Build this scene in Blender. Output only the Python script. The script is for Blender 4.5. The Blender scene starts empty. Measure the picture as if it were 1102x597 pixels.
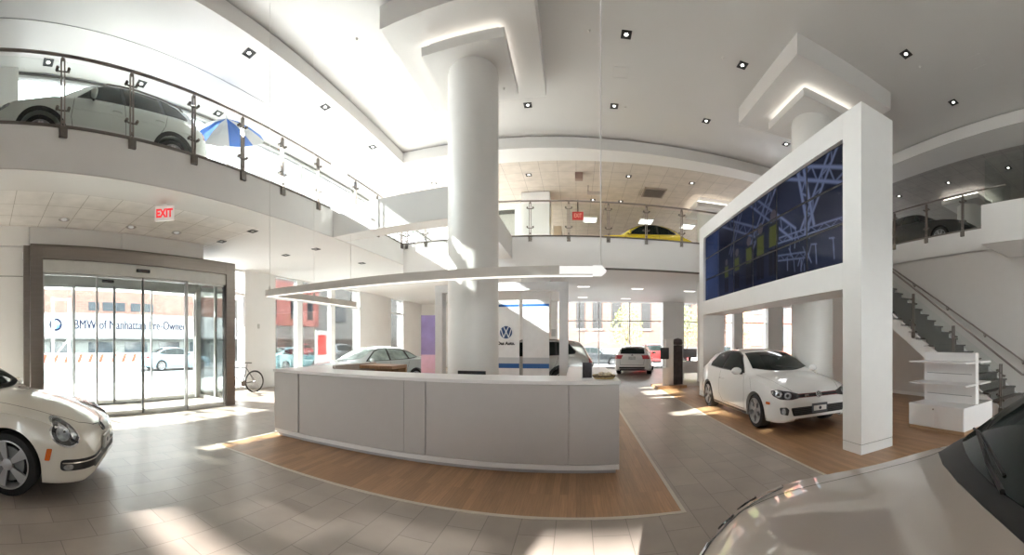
import bpy, bmesh, math, random
from math import sin, cos, tan, pi, sqrt, atan2, radians
from mathutils import Vector, Matrix
from mathutils.bvhtree import BVHTree

# ------------------------------------------------------------------ camera model: a cylindrical panorama
FOC, CX, HZ, EYE = 405.0, 620.0, 367.5, 1.63     # px per radian, column of +Y, horizon row, eye height
SC = bpy.context.scene
COL = SC.collection


def on_z(x, y, z):
    """world point seen at pixel (x, y) that lies at height z"""
    a = (x - CX) / FOC
    d = (z - EYE) / ((HZ - y) / FOC)
    return Vector((d * sin(a), d * cos(a), z))


def on_x(x, y, X):
    a = (x - CX) / FOC
    d = X / sin(a)
    return Vector((X, d * cos(a), EYE + d * (HZ - y) / FOC))


def on_y(x, y, Y):
    a = (x - CX) / FOC
    d = Y / cos(a)
    return Vector((d * sin(a), Y, EYE + d * (HZ - y) / FOC))


# ------------------------------------------------------------------ materials
MATS = {}


def nodes_of(name):
    m = bpy.data.materials.new(name)
    m.use_nodes = True
    nt = m.node_tree
    nt.nodes.clear()
    out = nt.nodes.new('ShaderNodeOutputMaterial')
    return m, nt, out


def noise_col(nt, base, amount, scale, coord='Object', stretch=None):
    tc = nt.nodes.new('ShaderNodeTexCoord')
    nz = nt.nodes.new('ShaderNodeTexNoise')
    nz.inputs['Scale'].default_value = scale
    nz.inputs['Detail'].default_value = 3
    src = tc.outputs[coord]
    if stretch:
        mp = nt.nodes.new('ShaderNodeMapping')
        mp.inputs['Scale'].default_value = stretch
        nt.links.new(src, mp.inputs['Vector'])
        src = mp.outputs['Vector']
    nt.links.new(src, nz.inputs['Vector'])
    rp = nt.nodes.new('ShaderNodeValToRGB')
    a = [max(0, c * (1 - amount)) for c in base]
    b = [min(1, c * (1 + amount)) for c in base]
    rp.color_ramp.elements[0].color = (*a, 1)
    rp.color_ramp.elements[1].color = (*b, 1)
    rp.color_ramp.elements[0].position = .3
    rp.color_ramp.elements[1].position = .7
    nt.links.new(nz.outputs['Fac'], rp.inputs['Fac'])
    return rp.outputs['Color'], nz


def pbr(name, col, rough=.5, metal=0., coat=0., var=.03, scale=6., spec=.5, stretch=None, emit=None, es=0., bump=0.):
    if name in MATS:
        return MATS[name]
    m, nt, out = nodes_of(name)
    p = nt.nodes.new('ShaderNodeBsdfPrincipled')
    c, nz = noise_col(nt, col, var, scale, stretch=stretch)
    nt.links.new(c, p.inputs['Base Color'])
    p.inputs['Roughness'].default_value = rough
    p.inputs['Metallic'].default_value = metal
    p.inputs['Specular IOR Level'].default_value = spec
    p.inputs['Coat Weight'].default_value = coat
    p.inputs['Coat Roughness'].default_value = .04
    if bump:
        b = nt.nodes.new('ShaderNodeBump')
        b.inputs['Strength'].default_value = bump
        b.inputs['Distance'].default_value = .02
        nt.links.new(nz.outputs['Fac'], b.inputs['Height'])
        nt.links.new(b.outputs['Normal'], p.inputs['Normal'])
    if emit:
        p.inputs['Emission Color'].default_value = (*emit, 1)
        p.inputs['Emission Strength'].default_value = es
    nt.links.new(p.outputs['BSDF'], out.inputs['Surface'])
    MATS[name] = m
    return m


def emission(name, col, strength):
    if name in MATS:
        return MATS[name]
    m, nt, out = nodes_of(name)
    e = nt.nodes.new('ShaderNodeEmission')
    e.inputs['Color'].default_value = (*col, 1)
    e.inputs['Strength'].default_value = strength
    nt.links.new(e.outputs['Emission'], out.inputs['Surface'])
    MATS[name] = m
    return m


def glass(name, tint=(.96, .98, .97), refl=.9, rough=0.):
    """thin pane: clear with a Fresnel mirror on top"""
    if name in MATS:
        return MATS[name]
    m, nt, out = nodes_of(name)
    t = nt.nodes.new('ShaderNodeBsdfTransparent')
    t.inputs['Color'].default_value = (*tint, 1)
    g = nt.nodes.new('ShaderNodeBsdfGlossy')
    g.inputs['Roughness'].default_value = rough
    f = nt.nodes.new('ShaderNodeFresnel')
    f.inputs['IOR'].default_value = 1.45
    mu = nt.nodes.new('ShaderNodeMath')
    mu.operation = 'MULTIPLY'
    mu.inputs[1].default_value = refl
    mx = nt.nodes.new('ShaderNodeMixShader')
    nt.links.new(f.outputs['Fac'], mu.inputs[0])
    nt.links.new(mu.outputs[0], mx.inputs['Fac'])
    nt.links.new(t.outputs['BSDF'], mx.inputs[1])
    nt.links.new(g.outputs['BSDF'], mx.inputs[2])
    nt.links.new(mx.outputs['Shader'], out.inputs['Surface'])
    MATS[name] = m
    return m


def grid_mat(name, col, joint, bw, bh, mortar, rough=.5, swap=False, offset=.5, var=.12, grain=None, origin=(0, 0), bump=.2, spec=.5, plane='xy'):
    """tiles, planks, ceiling panels or bricks from the Brick texture, laid out in world metres"""
    m, nt, out = nodes_of(name)
    p = nt.nodes.new('ShaderNodeBsdfPrincipled')
    tc = nt.nodes.new('ShaderNodeTexCoord')
    sx = nt.nodes.new('ShaderNodeSeparateXYZ')
    cb = nt.nodes.new('ShaderNodeCombineXYZ')
    nt.links.new(tc.outputs['Object'], sx.inputs[0])
    a, b = {'xy': ('X', 'Y'), 'yz': ('Y', 'Z'), 'xz': ('X', 'Z')}[plane]
    if swap:
        a, b = b, a
    nt.links.new(sx.outputs[a], cb.inputs['X'])
    nt.links.new(sx.outputs[b], cb.inputs['Y'])
    mp = nt.nodes.new('ShaderNodeMapping')
    mp.inputs['Location'].default_value = (origin[0], origin[1], 0)
    nt.links.new(cb.outputs[0], mp.inputs['Vector'])
    br = nt.nodes.new('ShaderNodeTexBrick')
    br.offset = offset
    br.inputs['Scale'].default_value = 1
    br.inputs['Brick Width'].default_value = bw
    br.inputs['Row Height'].default_value = bh
    br.inputs['Mortar Size'].default_value = mortar
    br.inputs['Mortar Smooth'].default_value = .1
    br.inputs['Bias'].default_value = 0
    br.inputs['Color1'].default_value = (*[c * (1 - var) for c in col], 1)
    br.inputs['Color2'].default_value = (*[min(1, c * (1 + var)) for c in col], 1)
    br.inputs['Mortar'].default_value = (*joint, 1)
    nt.links.new(mp.outputs[0], br.inputs['Vector'])
    colour = br.outputs['Color']
    nz = nt.nodes.new('ShaderNodeTexNoise')
    nz.inputs['Detail'].default_value = 5
    if grain:
        gm = nt.nodes.new('ShaderNodeMapping')
        gm.inputs['Scale'].default_value = grain
        nt.links.new(cb.outputs[0], gm.inputs['Vector'])
        nt.links.new(gm.outputs[0], nz.inputs['Vector'])
        nz.inputs['Scale'].default_value = 1
    else:
        nt.links.new(tc.outputs['Object'], nz.inputs['Vector'])
        nz.inputs['Scale'].default_value = 3
    mx = nt.nodes.new('ShaderNodeMixRGB')
    mx.blend_type = 'MULTIPLY'
    mx.inputs['Fac'].default_value = 1
    rp = nt.nodes.new('ShaderNodeValToRGB')
    lo = .72 if grain else .86
    rp.color_ramp.elements[0].color = (lo, lo, lo, 1)
    rp.color_ramp.elements[0].position = .3
    rp.color_ramp.elements[1].position = .7
    nt.links.new(nz.outputs['Fac'], rp.inputs['Fac'])
    nt.links.new(colour, mx.inputs['Color1'])
    nt.links.new(rp.outputs['Color'], mx.inputs['Color2'])
    nt.links.new(mx.outputs['Color'], p.inputs['Base Color'])
    p.inputs['Roughness'].default_value = rough
    p.inputs['Specular IOR Level'].default_value = spec
    if bump:
        bp = nt.nodes.new('ShaderNodeBump')
        bp.invert = True
        bp.inputs['Strength'].default_value = bump
        bp.inputs['Distance'].default_value = .004
        nt.links.new(br.outputs['Fac'], bp.inputs['Height'])
        nt.links.new(bp.outputs['Normal'], p.inputs['Normal'])
    nt.links.new(p.outputs['BSDF'], out.inputs['Surface'])
    MATS[name] = m
    return m


# ------------------------------------------------------------------ objects
def world_of(o):
    m = o.matrix_basis.copy()
    while o.parent:
        o = o.parent
        m = o.matrix_basis @ m
    return m


def tag(o, label=None, cat=None, group=None, kind=None):
    if label:
        o['label'] = label
    if cat:
        o['category'] = cat
    if group:
        o['group'] = group
    if kind:
        o['kind'] = kind
    return o


def thing(name, label, cat, loc=(0, 0, 0), rz=0., group=None):
    o = bpy.data.objects.new(name, None)
    o.empty_display_size = .2
    COL.objects.link(o)
    o.location = loc
    o.rotation_euler = (0, 0, rz)
    return tag(o, label, cat, group)


def kids(o):
    return [c for c in bpy.data.objects if c.parent == o]


def copy_tree(o, parent=None):
    c = o.copy()
    COL.objects.link(c)
    c.parent = parent
    for ch in kids(o):
        copy_tree(ch, c)
    return c


def set_mat(o, slot_name, mat):
    for s in o.material_slots:
        if s.material and s.material.name == slot_name:
            s.link = 'OBJECT'
            s.material = mat


class MB:
    def __init__(self):
        self.bm = bmesh.new()
        self.mi = 0

    def f(self, vs):
        try:
            fc = self.bm.faces.new(vs)
            fc.material_index = self.mi
            return fc
        except ValueError:
            return None

    def poly(self, pts):
        return self.f([self.bm.verts.new(p) for p in pts])

    def loft(self, rings, close_u=True, cap0=False, cap1=False):
        R = [[self.bm.verts.new(p) for p in r] for r in rings]
        n = len(R[0])
        for i in range(len(R) - 1):
            for j in range(n if close_u else n - 1):
                k = (j + 1) % n
                self.f([R[i][j], R[i][k], R[i + 1][k], R[i + 1][j]])
        if cap0:
            self.f(R[0][::-1])
        if cap1:
            self.f(R[-1])
        return R

    def box(self, x0, x1, y0, y1, z0, z1):
        self.prism([(x0, y0), (x1, y0), (x1, y1), (x0, y1)], z0, z1)
        return self

    def obox(self, c, hx, hy, hz, rz=0., m=None):
        M = m or Matrix.Rotation(rz, 4, 'Z')
        P = [Vector(c) + (M @ Vector((sx * hx, sy * hy, sz * hz))) for sx, sy, sz in
             ((-1, -1, -1), (1, -1, -1), (1, 1, -1), (-1, 1, -1), (-1, -1, 1), (1, -1, 1), (1, 1, 1), (-1, 1, 1))]
        self.loft([P[:4], P[4:]], cap0=True, cap1=True)
        return self

    def prism(self, poly, z0, z1):
        self.loft([[(x, y, z0) for x, y in poly], [(x, y, z1) for x, y in poly]], cap0=True, cap1=True)
        return self

    def prism_x(self, poly, x0, x1):
        self.loft([[(x0, a, b) for a, b in poly], [(x1, a, b) for a, b in poly]], cap0=True, cap1=True)
        return self

    def prism_y(self, poly, y0, y1):
        self.loft([[(a, y0, b) for a, b in poly], [(a, y1, b) for a, b in poly]], cap0=True, cap1=True)
        return self

    def cyl(self, p0, p1, r, r2=None, n=16, cap=True):
        p0, p1 = Vector(p0), Vector(p1)
        r2 = r if r2 is None else r2
        d = (p1 - p0).normalized()
        u = d.orthogonal().normalized()
        v = d.cross(u)
        A = [p0 + (u * cos(2 * pi * k / n) + v * sin(2 * pi * k / n)) * r for k in range(n)]
        B = [p1 + (u * cos(2 * pi * k / n) + v * sin(2 * pi * k / n)) * r2 for k in range(n)]
        self.loft([A, B], cap0=cap, cap1=cap)
        return self

    def tube(self, pts, r, n=8, closed=False):
        pts = [Vector(p) for p in pts]
        m = len(pts)
        rings = []
        u = None
        for i, p in enumerate(pts):
            a = pts[(i - 1) % m] if (closed or i) else p
            b = pts[(i + 1) % m] if (closed or i < m - 1) else p
            d = (b - a).normalized()
            if u is None:
                u = d.orthogonal().normalized()
            else:
                u = (u - d * u.dot(d)).normalized()
            v = d.cross(u)
            rr = r[i] if isinstance(r, (list, tuple)) else r
            rings.append([p + (u * cos(2 * pi * k / n) + v * sin(2 * pi * k / n)) * rr for k in range(n)])
        if closed:
            rings.append(rings[0])
        self.loft(rings, cap0=not closed, cap1=not closed)
        if closed:
            bmesh.ops.remove_doubles(self.bm, verts=self.bm.verts[:], dist=1e-6)
        return self

    def lathe(self, prof, c=(0, 0, 0), axis='Z', n=24, cap=True):
        c = Vector(c)
        rings = []
        for r, h in prof:
            ring = []
            for k in range(n):
                a = 2 * pi * k / n
                p = {'Z': (r * cos(a), r * sin(a), h), 'X': (h, r * cos(a), r * sin(a)), 'Y': (r * sin(a), h, r * cos(a))}[axis]
                ring.append(c + Vector(p))
            rings.append(ring)
        self.loft(rings, cap0=cap, cap1=cap)
        return self

    def ball(self, c, rx, ry=None, rz=None, n=12, m=8):
        ry = rx if ry is None else ry
        rz = rx if rz is None else rz
        c = Vector(c)
        rings = []
        for i in range(m + 1):
            t = -pi / 2 + pi * i / m
            k = max(cos(t), .02)
            rings.append([c + Vector((rx * k * cos(2 * pi * j / n), ry * k * sin(2 * pi * j / n), rz * sin(t))) for j in range(n)])
        self.loft(rings, cap0=True, cap1=True)
        return self

    def build(self, name, mats, parent=None, local=False, smooth=None, bevel=0., label=None, cat=None, group=None, kind=None, origin=True, fixn=True):
        bm = self.bm
        if fixn:
            bmesh.ops.recalc_face_normals(bm, faces=bm.faces[:])
        me = bpy.data.meshes.new(name)
        o = bpy.data.objects.new(name, me)
        COL.objects.link(o)
        if parent is not None:
            o.parent = parent
            if not local:
                bm.transform(world_of(parent).inverted())
        elif origin and kind != 'structure' and bm.verts:
            lo = Vector([min(v.co[i] for v in bm.verts) for i in range(3)])
            hi = Vector([max(v.co[i] for v in bm.verts) for i in range(3)])
            c = Vector(((lo.x + hi.x) / 2, (lo.y + hi.y) / 2, lo.z))
            bm.transform(Matrix.Translation(-c))
            o.location = c
        bm.to_mesh(me)
        bm.free()
        for m in (mats if isinstance(mats, (list, tuple)) else [mats]):
            me.materials.append(m)
        if smooth is not None:
            me.polygons.foreach_set('use_smooth', [True] * len(me.polygons))
            me.set_sharp_from_angle(angle=radians(smooth))
        if bevel:
            b = o.modifiers.new('bevel', 'BEVEL')
            b.width = bevel
            b.segments = 2
            b.limit_method = 'ANGLE'
            b.angle_limit = radians(40)
            b.harden_normals = False
        tag(o, label, cat, group, kind)
        return o


def text_mesh(name, body, size, mat, parent, M, bold=0., label=None, align='CENTER', squash=1.):
    """lettering as a thin solid mesh; M places it (text in its own XY plane)"""
    cu = bpy.data.curves.new(name, 'FONT')
    cu.body = body
    cu.size = size
    cu.extrude = .004
    cu.offset = bold
    cu.align_x = align
    cu.align_y = 'CENTER'
    cu.resolution_u = 3
    tmp = bpy.data.objects.new(name, cu)
    COL.objects.link(tmp)
    bpy.context.view_layer.update()
    dg = bpy.context.evaluated_depsgraph_get()
    me = bpy.data.meshes.new_from_object(tmp.evaluated_get(dg))
    bpy.data.objects.remove(tmp)
    o = bpy.data.objects.new(name, me)
    COL.objects.link(o)
    MM = M @ Matrix.Diagonal((squash, 1, 1, 1))
    if parent is not None:
        o.parent = parent
        MM = world_of(parent).inverted() @ MM
    me.transform(MM)
    me.materials.clear()
    me.materials.append(mat)
    tag(o, label)
    return o


def face_matrix(p, right, up):
    right = Vector(right).normalized()
    up = Vector(up).normalized()
    n = right.cross(up)
    return Matrix(((right.x, up.x, n.x, p[0]), (right.y, up.y, n.y, p[1]), (right.z, up.z, n.z, p[2]), (0, 0, 0, 1)))


# shared materials
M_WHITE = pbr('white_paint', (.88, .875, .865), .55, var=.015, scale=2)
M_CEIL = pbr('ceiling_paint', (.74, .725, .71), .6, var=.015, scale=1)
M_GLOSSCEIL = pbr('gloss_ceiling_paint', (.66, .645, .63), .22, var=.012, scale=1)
M_LACQ = pbr('white_lacquer', (.80, .79, .79), .3, var=.01)
M_COUNTER = pbr('counter_laminate', (.50, .475, .468), .4, var=.012)
M_STEEL = pbr('brushed_steel', (.30, .265, .24), .3, 1., var=.05, scale=30, stretch=(.05, .05, 1))
M_STEELD = pbr('dark_steel', (.20, .18, .165), .35, .9, var=.1, scale=30)
M_CHROME = pbr('chrome', (.75, .75, .75), .12, 1., var=.02)
M_BLACK = pbr('black_plastic', (.02, .02, .022), .45, var=.1)
M_RUBBER = pbr('tyre_rubber', (.012, .012, .013), .75, var=.15, scale=20)
M_GAP = pbr('shadow_gap', (.10, .095, .09), .8)
M_GLASS = glass('clear_glass', (.95, .975, .965), .9)
M_RAILGLASS = glass('railing_glass', (.955, .975, .965), .13)
M_TILE = grid_mat('floor_tiles', (.36, .305, .262), (.21, .178, .153), .632, .316, .004, rough=.33, swap=True, var=.07, origin=(-.3, -.137))
M_WOOD = grid_mat('wood_planks', (.40, .225, .115), (.24, .13, .065), 1.6, .085, .0012, rough=.36, swap=True, var=.16, grain=(3., 60., 1), bump=.05)
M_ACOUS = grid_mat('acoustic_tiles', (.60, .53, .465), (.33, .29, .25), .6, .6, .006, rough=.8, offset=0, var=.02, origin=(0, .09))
M_ACOUSD = grid_mat('grey_acoustic_tiles', (.42, .40, .385), (.25, .235, .22), .6, .6, .006, rough=.8, offset=0, var=.02)  # darker tile copy: the right wing's weaker lighting is put into the colour
M_ACOUSW = grid_mat('white_acoustic_tiles', (.88, .86, .84), (.50, .47, .44), .6, .6, .006, rough=.8, offset=0, var=.01, origin=(0, .09))  # whiter tile copy: bounced daylight at the entrance is put into the colour
M_CONC = pbr('pavement', (.80, .78, .75), .8, var=.08, scale=3)
M_ASPH = pbr('asphalt', (.26, .26, .26), .85, var=.1, scale=6)
# ================================================================== THE SETTING
YF = 22.6
Z2, ZC, ZS = 4.70, 7.63, 7.27          # upper floor, main ceiling, soffit
ZL = 4.05                              # lower ceiling
XL, XR = -5.28, 8.95                   # edges of the atrium
FAR = [(-5.28, 10.67), (-1.82, 10.85), (1.18, 11.06), (3.76, 11.19), (8.95, 11.35)]

m = MB(); m.box(-10.2, 15, -6, YF + .2, -.12, 0); m.build('floor', M_TILE, kind='structure')
m = MB(); m.box(-4.84, 1.0, 3.48, 10.3, 0, .003); m.build('floor_reception_planks', M_WOOD, kind='structure')
m = MB(); m.box(2.85, 8.9, 1.2, 13.2, 0, .003); m.build('floor_display_planks', M_WOOD, kind='structure')
M_STRIP = pbr('floor_strip', (.55, .50, .43), .4)
m = MB()
m.box(-4.88, 1.04, 3.435, 3.48, 0, .005); m.box(1.0, 1.04, 3.48, 10.3, 0, .005); m.box(-4.88, -4.84, 3.48, 10.3, 0, .005)
m.build('trim_1', M_STRIP, kind='structure')
m = MB(); m.box(2.815, 2.85, 1.2, 13.2, 0, .005); m.build('trim_2', M_STRIP, kind='structure')

# main ceiling with the dropped soffit around it
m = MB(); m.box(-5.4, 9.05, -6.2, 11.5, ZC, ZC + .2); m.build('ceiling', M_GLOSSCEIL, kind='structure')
gap = .035
m = MB()
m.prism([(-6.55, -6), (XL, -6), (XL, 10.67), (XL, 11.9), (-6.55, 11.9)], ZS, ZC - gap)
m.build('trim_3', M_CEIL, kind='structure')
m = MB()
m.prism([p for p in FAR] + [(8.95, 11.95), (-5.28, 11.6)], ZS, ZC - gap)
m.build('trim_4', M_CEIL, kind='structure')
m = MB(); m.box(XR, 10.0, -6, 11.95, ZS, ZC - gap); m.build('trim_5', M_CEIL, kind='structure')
m = MB()
m.box(-6.5, XL - .06, -6, 11.9, ZC - gap, ZC); m.box(XR + .06, 9.9, -6, 11.9, ZC - gap, ZC)
m.prism([(x, y + .06) for x, y in FAR] + [(8.95, 11.9), (-5.28, 11.5)], ZC - gap, ZC)
m.build('trim_6', M_GAP, kind='structure')
# ceilings over the upper floor
m = MB(); m.box(-8.7, -6.55, -6, YF, 7.75, 7.9); m.box(-6.6, -6.55, -6, YF, ZS, 7.75); m.build('ceiling_upper_left', M_GLOSSCEIL, kind='structure')
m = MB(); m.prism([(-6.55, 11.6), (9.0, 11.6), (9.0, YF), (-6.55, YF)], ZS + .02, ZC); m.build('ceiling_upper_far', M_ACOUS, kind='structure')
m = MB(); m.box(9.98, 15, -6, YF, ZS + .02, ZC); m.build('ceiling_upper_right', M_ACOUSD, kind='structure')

m = MB(); m.box(-6.556, -6.542, -6, YF, ZS - .004, ZS + .002); m.build('trim_11', pbr('joint_grey', (.28, .27, .26), .8), kind='structure')
m = MB(); m.box(-8.5, -8.46, .6, YF, 7.68, 7.71); m.build('trim_12', M_GAP, kind='structure')
# upper floor: three wings
m = MB()
m.box(-10.2, XL, -6, YF, ZL + .02, Z2)
m.build('mezzanine_left', M_WHITE, kind='structure')
m = MB(); m.prism(FAR + [(8.95, YF), (-5.28, YF)], ZL + .02, Z2); m.build('mezzanine_far', M_WHITE, kind='structure')
m = MB(); m.prism(FAR + [(x, y + .22) for x, y in FAR[::-1]], 3.80, ZL + .02); m.build('trim_7', M_WHITE, kind='structure')
m = MB(); m.box(XR, 15, -6, YF, ZL + .02, Z2); m.build('mezzanine_right', M_WHITE, kind='structure')
# dark edge strip along the floor edge
m = MB()
m.box(XL - .03, XL + .012, -6, 6.9, Z2 - .012, Z2 + .03); m.box(XL - .03, XL + .012, 7.45, 10.67, Z2 - .012, Z2 + .03)
for a, b in zip(FAR[:-1], FAR[1:]):
    m.prism([a, b, (b[0], b[1] - .012), (a[0], a[1] - .012)], Z2 - .012, Z2 + .03)
m.box(XR - .012, XR + .03, 4.02, 11.3, Z2 - .012, Z2 + .03)
m.build('trim_8', M_STEELD, kind='structure')
# lower ceilings: plaster strip and acoustic tiles
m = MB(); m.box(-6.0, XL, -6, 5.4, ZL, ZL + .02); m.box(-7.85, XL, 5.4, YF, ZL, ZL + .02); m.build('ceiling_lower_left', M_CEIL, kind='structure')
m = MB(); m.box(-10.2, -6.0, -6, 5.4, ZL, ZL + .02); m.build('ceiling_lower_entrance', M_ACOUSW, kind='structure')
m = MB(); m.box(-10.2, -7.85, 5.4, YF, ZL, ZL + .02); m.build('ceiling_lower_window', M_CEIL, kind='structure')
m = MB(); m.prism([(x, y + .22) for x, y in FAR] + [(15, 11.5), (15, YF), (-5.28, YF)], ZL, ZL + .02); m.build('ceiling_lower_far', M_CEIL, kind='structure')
# dark reveal line under the far parapet
m = MB(); m.prism([(x, y - .006) for x, y in FAR] + [(x, y + .22) for x, y in FAR[::-1]], 3.785, 3.80); m.build('trim_9', M_GAP, kind='structure')

# bridge beam: an L from the left wing to the column and back to the far wing
m = MB(); m.prism([(XL, 7.0), (-1.86, 7.0), (-1.86, 10.84), (-2.3, 10.83), (-2.3, 7.5), (XL, 7.5)], 4.06, Z2)
m.build('bridge_beam', M_WHITE, kind='structure', bevel=.006)

# round columns with their two stepped ceiling plates
M_COLUMN = pbr('column_paint', (.80, .79, .765), .38, var=.01)
M_COVE = emission('cove_light', (1, .95, .84), 5.0)
for i, (cx, cy, z0, z1) in enumerate([(-2.02, 7.2, 0, 6.93), (5.39, 7.44, 0, 6.93)]):
    m = MB(); m.lathe([(.505, z0), (.505, z1 - .06), (.49, z1 - .055), (.49, z1)], (cx, cy, 0), n=64)
    m.build('column_%d' % (i + 1), M_COLUMN, kind='structure', smooth=40)
    m = MB(); m.box(cx - 1.34, cx + 1.34, cy - 1.36, cy + 1.36, 7.216, ZC); m.build('ceiling_plate_%d' % (i + 1), M_CEIL, kind='structure')
    m = MB(); m.box(cx - .78, cx + .78, cy - .78, cy + .78, 6.93, 7.1); m.build('ceiling_plate_%d' % (i + 3), M_CEIL, kind='structure')
    m = MB(); m.box(cx - .66, cx + .66, cy - .66, cy + .66, 7.1, 7.216); m.build('ceiling_spacer_%d' % (i + 1), M_CEIL, kind='structure')
    m = MB()
    for s in (-1, 1):
        m.box(cx - .7, cx + .7, cy + s * .68 - .012, cy + s * .68 + .012, 7.11, 7.135)
        m.box(cx + s * .68 - .012, cx + s * .68 + .012, cy - .7, cy + .7, 7.11, 7.135)
    m.build('cove_lamp', M_COVE, label='glowing cove light strip around the %s column plate' % ('reception' if i == 0 else 'video wall'), cat='cove light')
for i, (cx, cy) in enumerate([(5.4, 14.6), (12.8, 7.4)]):
    m = MB(); m.lathe([(.505, 0), (.505, 6.9)], (cx, cy, 0), n=48); m.build('column_%d' % (i + 3), M_COLUMN, kind='structure', smooth=40)
    m = MB(); m.box(cx - .8, cx + .8, cy - .8, cy + .8, 6.88, 7.05); m.build('ceiling_plate_%d' % (i + 5), M_CEIL, kind='structure')
    m = MB(); m.box(cx - .66, cx + .66, cy - .66, cy + .66, 7.05, 7.29); m.build('ceiling_spacer_%d' % (i + 3), M_CEIL, kind='structure')
    m = MB()
    for s in (-1, 1):
        m.box(cx - .74, cx + .74, cy + s * .72 - .02, cy + s * .72 + .02, 7.06, 7.10)
        m.box(cx + s * .72 - .02, cx + s * .72 + .02, cy - .74, cy + .74, 7.06, 7.10)
    m.build('cove_lamp', M_COVE, label='glowing cove light strip on the %s upper floor column' % ('far' if i == 0 else 'right'), cat='cove light')
m = MB(); m.box(-2.07, -1.0, 14.1, 15.2, 0, ZS); m.build('column_5', M_WHITE, kind='structure')

# right wall, far walls, back wall
M_WALLR = pbr('right_wall_paint', (.72, .70, .68), .6, var=.01)
m = MB(); m.box(XR, XR + .2, -6, 13.4, 0, ZL + .05); m.build('wall_right', M_WALLR, kind='structure')
m = MB(); m.box(XR - .012, XR, -6, 13.4, 0, .1); m.build('baseboard_right', M_WHITE, kind='structure')
M_BEIGE = pbr('beige_wall_paint', (.60, .49, .38), .6, var=.02)
m = MB(); m.box(-1.5, 15, YF - .1, YF + .2, Z2, ZS + .05); m.build('wall_upper_far', M_BEIGE, kind='structure')
m = MB(); m.box(-4.6, -3.33, 15.2, 15.4, Z2, ZS + .05); m.box(-3.33, -2.5, 15.2, 15.4, 7.05, ZS + .05); m.box(-2.5, -2.07, 15.2, 15.4, Z2, ZS + .05)
m.build('wall_upper_rear', M_WHITE, kind='structure')
m = MB(); m.box(-3.33, -2.5, 15.24, 15.3, 6.9, 7.05); d = m.build('door_9', M_GAP, kind='structure')
m = MB(); m.box(-3.33, -2.5, 15.3, 15.34, Z2, 6.9); m.build('door_leaf', pbr('grey_door', (.42, .42, .39), .5), d)
m = MB(); m.box(-.95, -.62, 16.0, 20, Z2, 6.55); m.build('wall_upper_partition', M_BEIGE, kind='structure')
m = MB(); m.box(15, 15.2, -6, YF + .4, 0, 8); m.build('wall_outer_right', M_WALLR, kind='structure')

# far ground-floor wall: solid left part, piers, low sill
m = MB(); m.box(-8.6, -1.12, YF, YF + .25, 0, ZL + .05); m.build('wall_far', M_WHITE, kind='structure')
for i, (a, b) in enumerate([(5.27, 6.58), (9.96, 10.6), (12.5, 13.7)]):
    m = MB(); m.box(a, b, YF - .3, YF + .25, 0, ZL + .03); m.build('wall_far_pier_%d' % (i + 1), M_WHITE, kind='structure')
M_FRAME = pbr('window_frame_metal', (.62, .62, .62), .4, .3)
for i, (a, b, ms) in enumerate([(-1.12, 5.27, (.2, 1.35, 3.25)), (6.58, 9.96, (8.2,)), (10.6, 12.5, ()), (13.7, 15, ())]):
    m = MB(); m.box(a, b, YF + .05, YF + .15, 0, .12); m.box(a, b, YF + .05, YF + .15, 2.85, 2.91); m.box(a, b, YF + .05, YF + .15, ZL - .06, ZL + .02)
    for x in ms:
        m.box(x - .03, x + .03, YF + .04, YF + .16, .12, ZL)
    f = m.build('window_%d' % (i + 1), M_FRAME, kind='structure')
    m = MB(); m.box(a, b, YF + .09, YF + .105, .12, ZL - .06); m.build('window_pane', M_GLASS, f)

# left facade: window wall with piers beyond the vestibule
XF = -9.9
for i, (a, b) in enumerate([(8.15, 9.6), (15.2, 18.4)]):
    m = MB(); m.box(XF - .35, XF + .05, a, b, 0, ZL + .03); m.build('wall_left_pier_%d' % (i + 1), M_WHITE, kind='structure', bevel=.01)
m = MB(); m.box(XF - .35, XF + .05, 19.9, YF + .25, 0, ZL + .03); m.build('wall_left_far', M_WHITE, kind='structure')
m = MB(); m.box(XF, -8.4, YF - .02, YF + .25, 0, ZL + .03); m.build('wall_far_corner', M_WHITE, kind='structure')
for i, (a, b, ms) in enumerate([(5.95, 8.15, ()), (9.6, 15.2, (10.95, 13.1)), (18.4, 19.9, ())]):
    m = MB()
    m.box(XF - .1, XF, a, b, 0, .1); m.box(XF - .1, XF, a, b, 3.2, 3.28); m.box(XF - .1, XF, a, b, ZL - .05, ZL + .02)
    for y in ms:
        m.box(XF - .16, XF + .02, y - .16, y + .16, 0, ZL)
    f = m.build('window_%d' % (i + 5), M_WHITE, kind='structure')
    m = MB(); m.box(XF - .06, XF - .045, a, b, .1, ZL - .05); m.build('window_pane', M_GLASS, f)
# white panelled wall left of the entrance
m = MB()
m.box(-8.1, -7.9, -.5, .80, 0, 3.0); m.box(-8.1, -7.9, -.5, .80, 3.015, 3.62); m.box(-8.1, -7.9, -6, -5.6, 0, 3.62)
m.build('wall_left', M_WHITE, kind='structure')
m = MB(); m.box(-8.1, -7.915, -.5, .80, 3.0, 3.015); m.build('trim_10', M_GAP, kind='structure')
m = MB(); m.box(-8.05, -7.95, -5.6, -.5, 0, .1); m.box(-8.05, -7.95, -5.6, -.5, 3.55, 3.62); m.box(-8.05, -7.95, -3.1, -3.0, .1, 3.55)
f = m.build('window_9', M_FRAME, kind='structure')  # unseen window, added so sun bounces up to the entrance ceiling
m = MB(); m.box(-8.01, -7.995, -5.6, -.5, .1, 3.55); m.build('window_pane', M_GLASS, f)
for i, (a, b) in enumerate([(-6, .93), (.945, 2.98), (2.995, 5.15)]):
    m = MB(); m.box(-8.1, -7.86, a, b, 3.64, ZL); m.build('wall_left_panel_%d' % (i + 1), M_WHITE, kind='structure')
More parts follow.
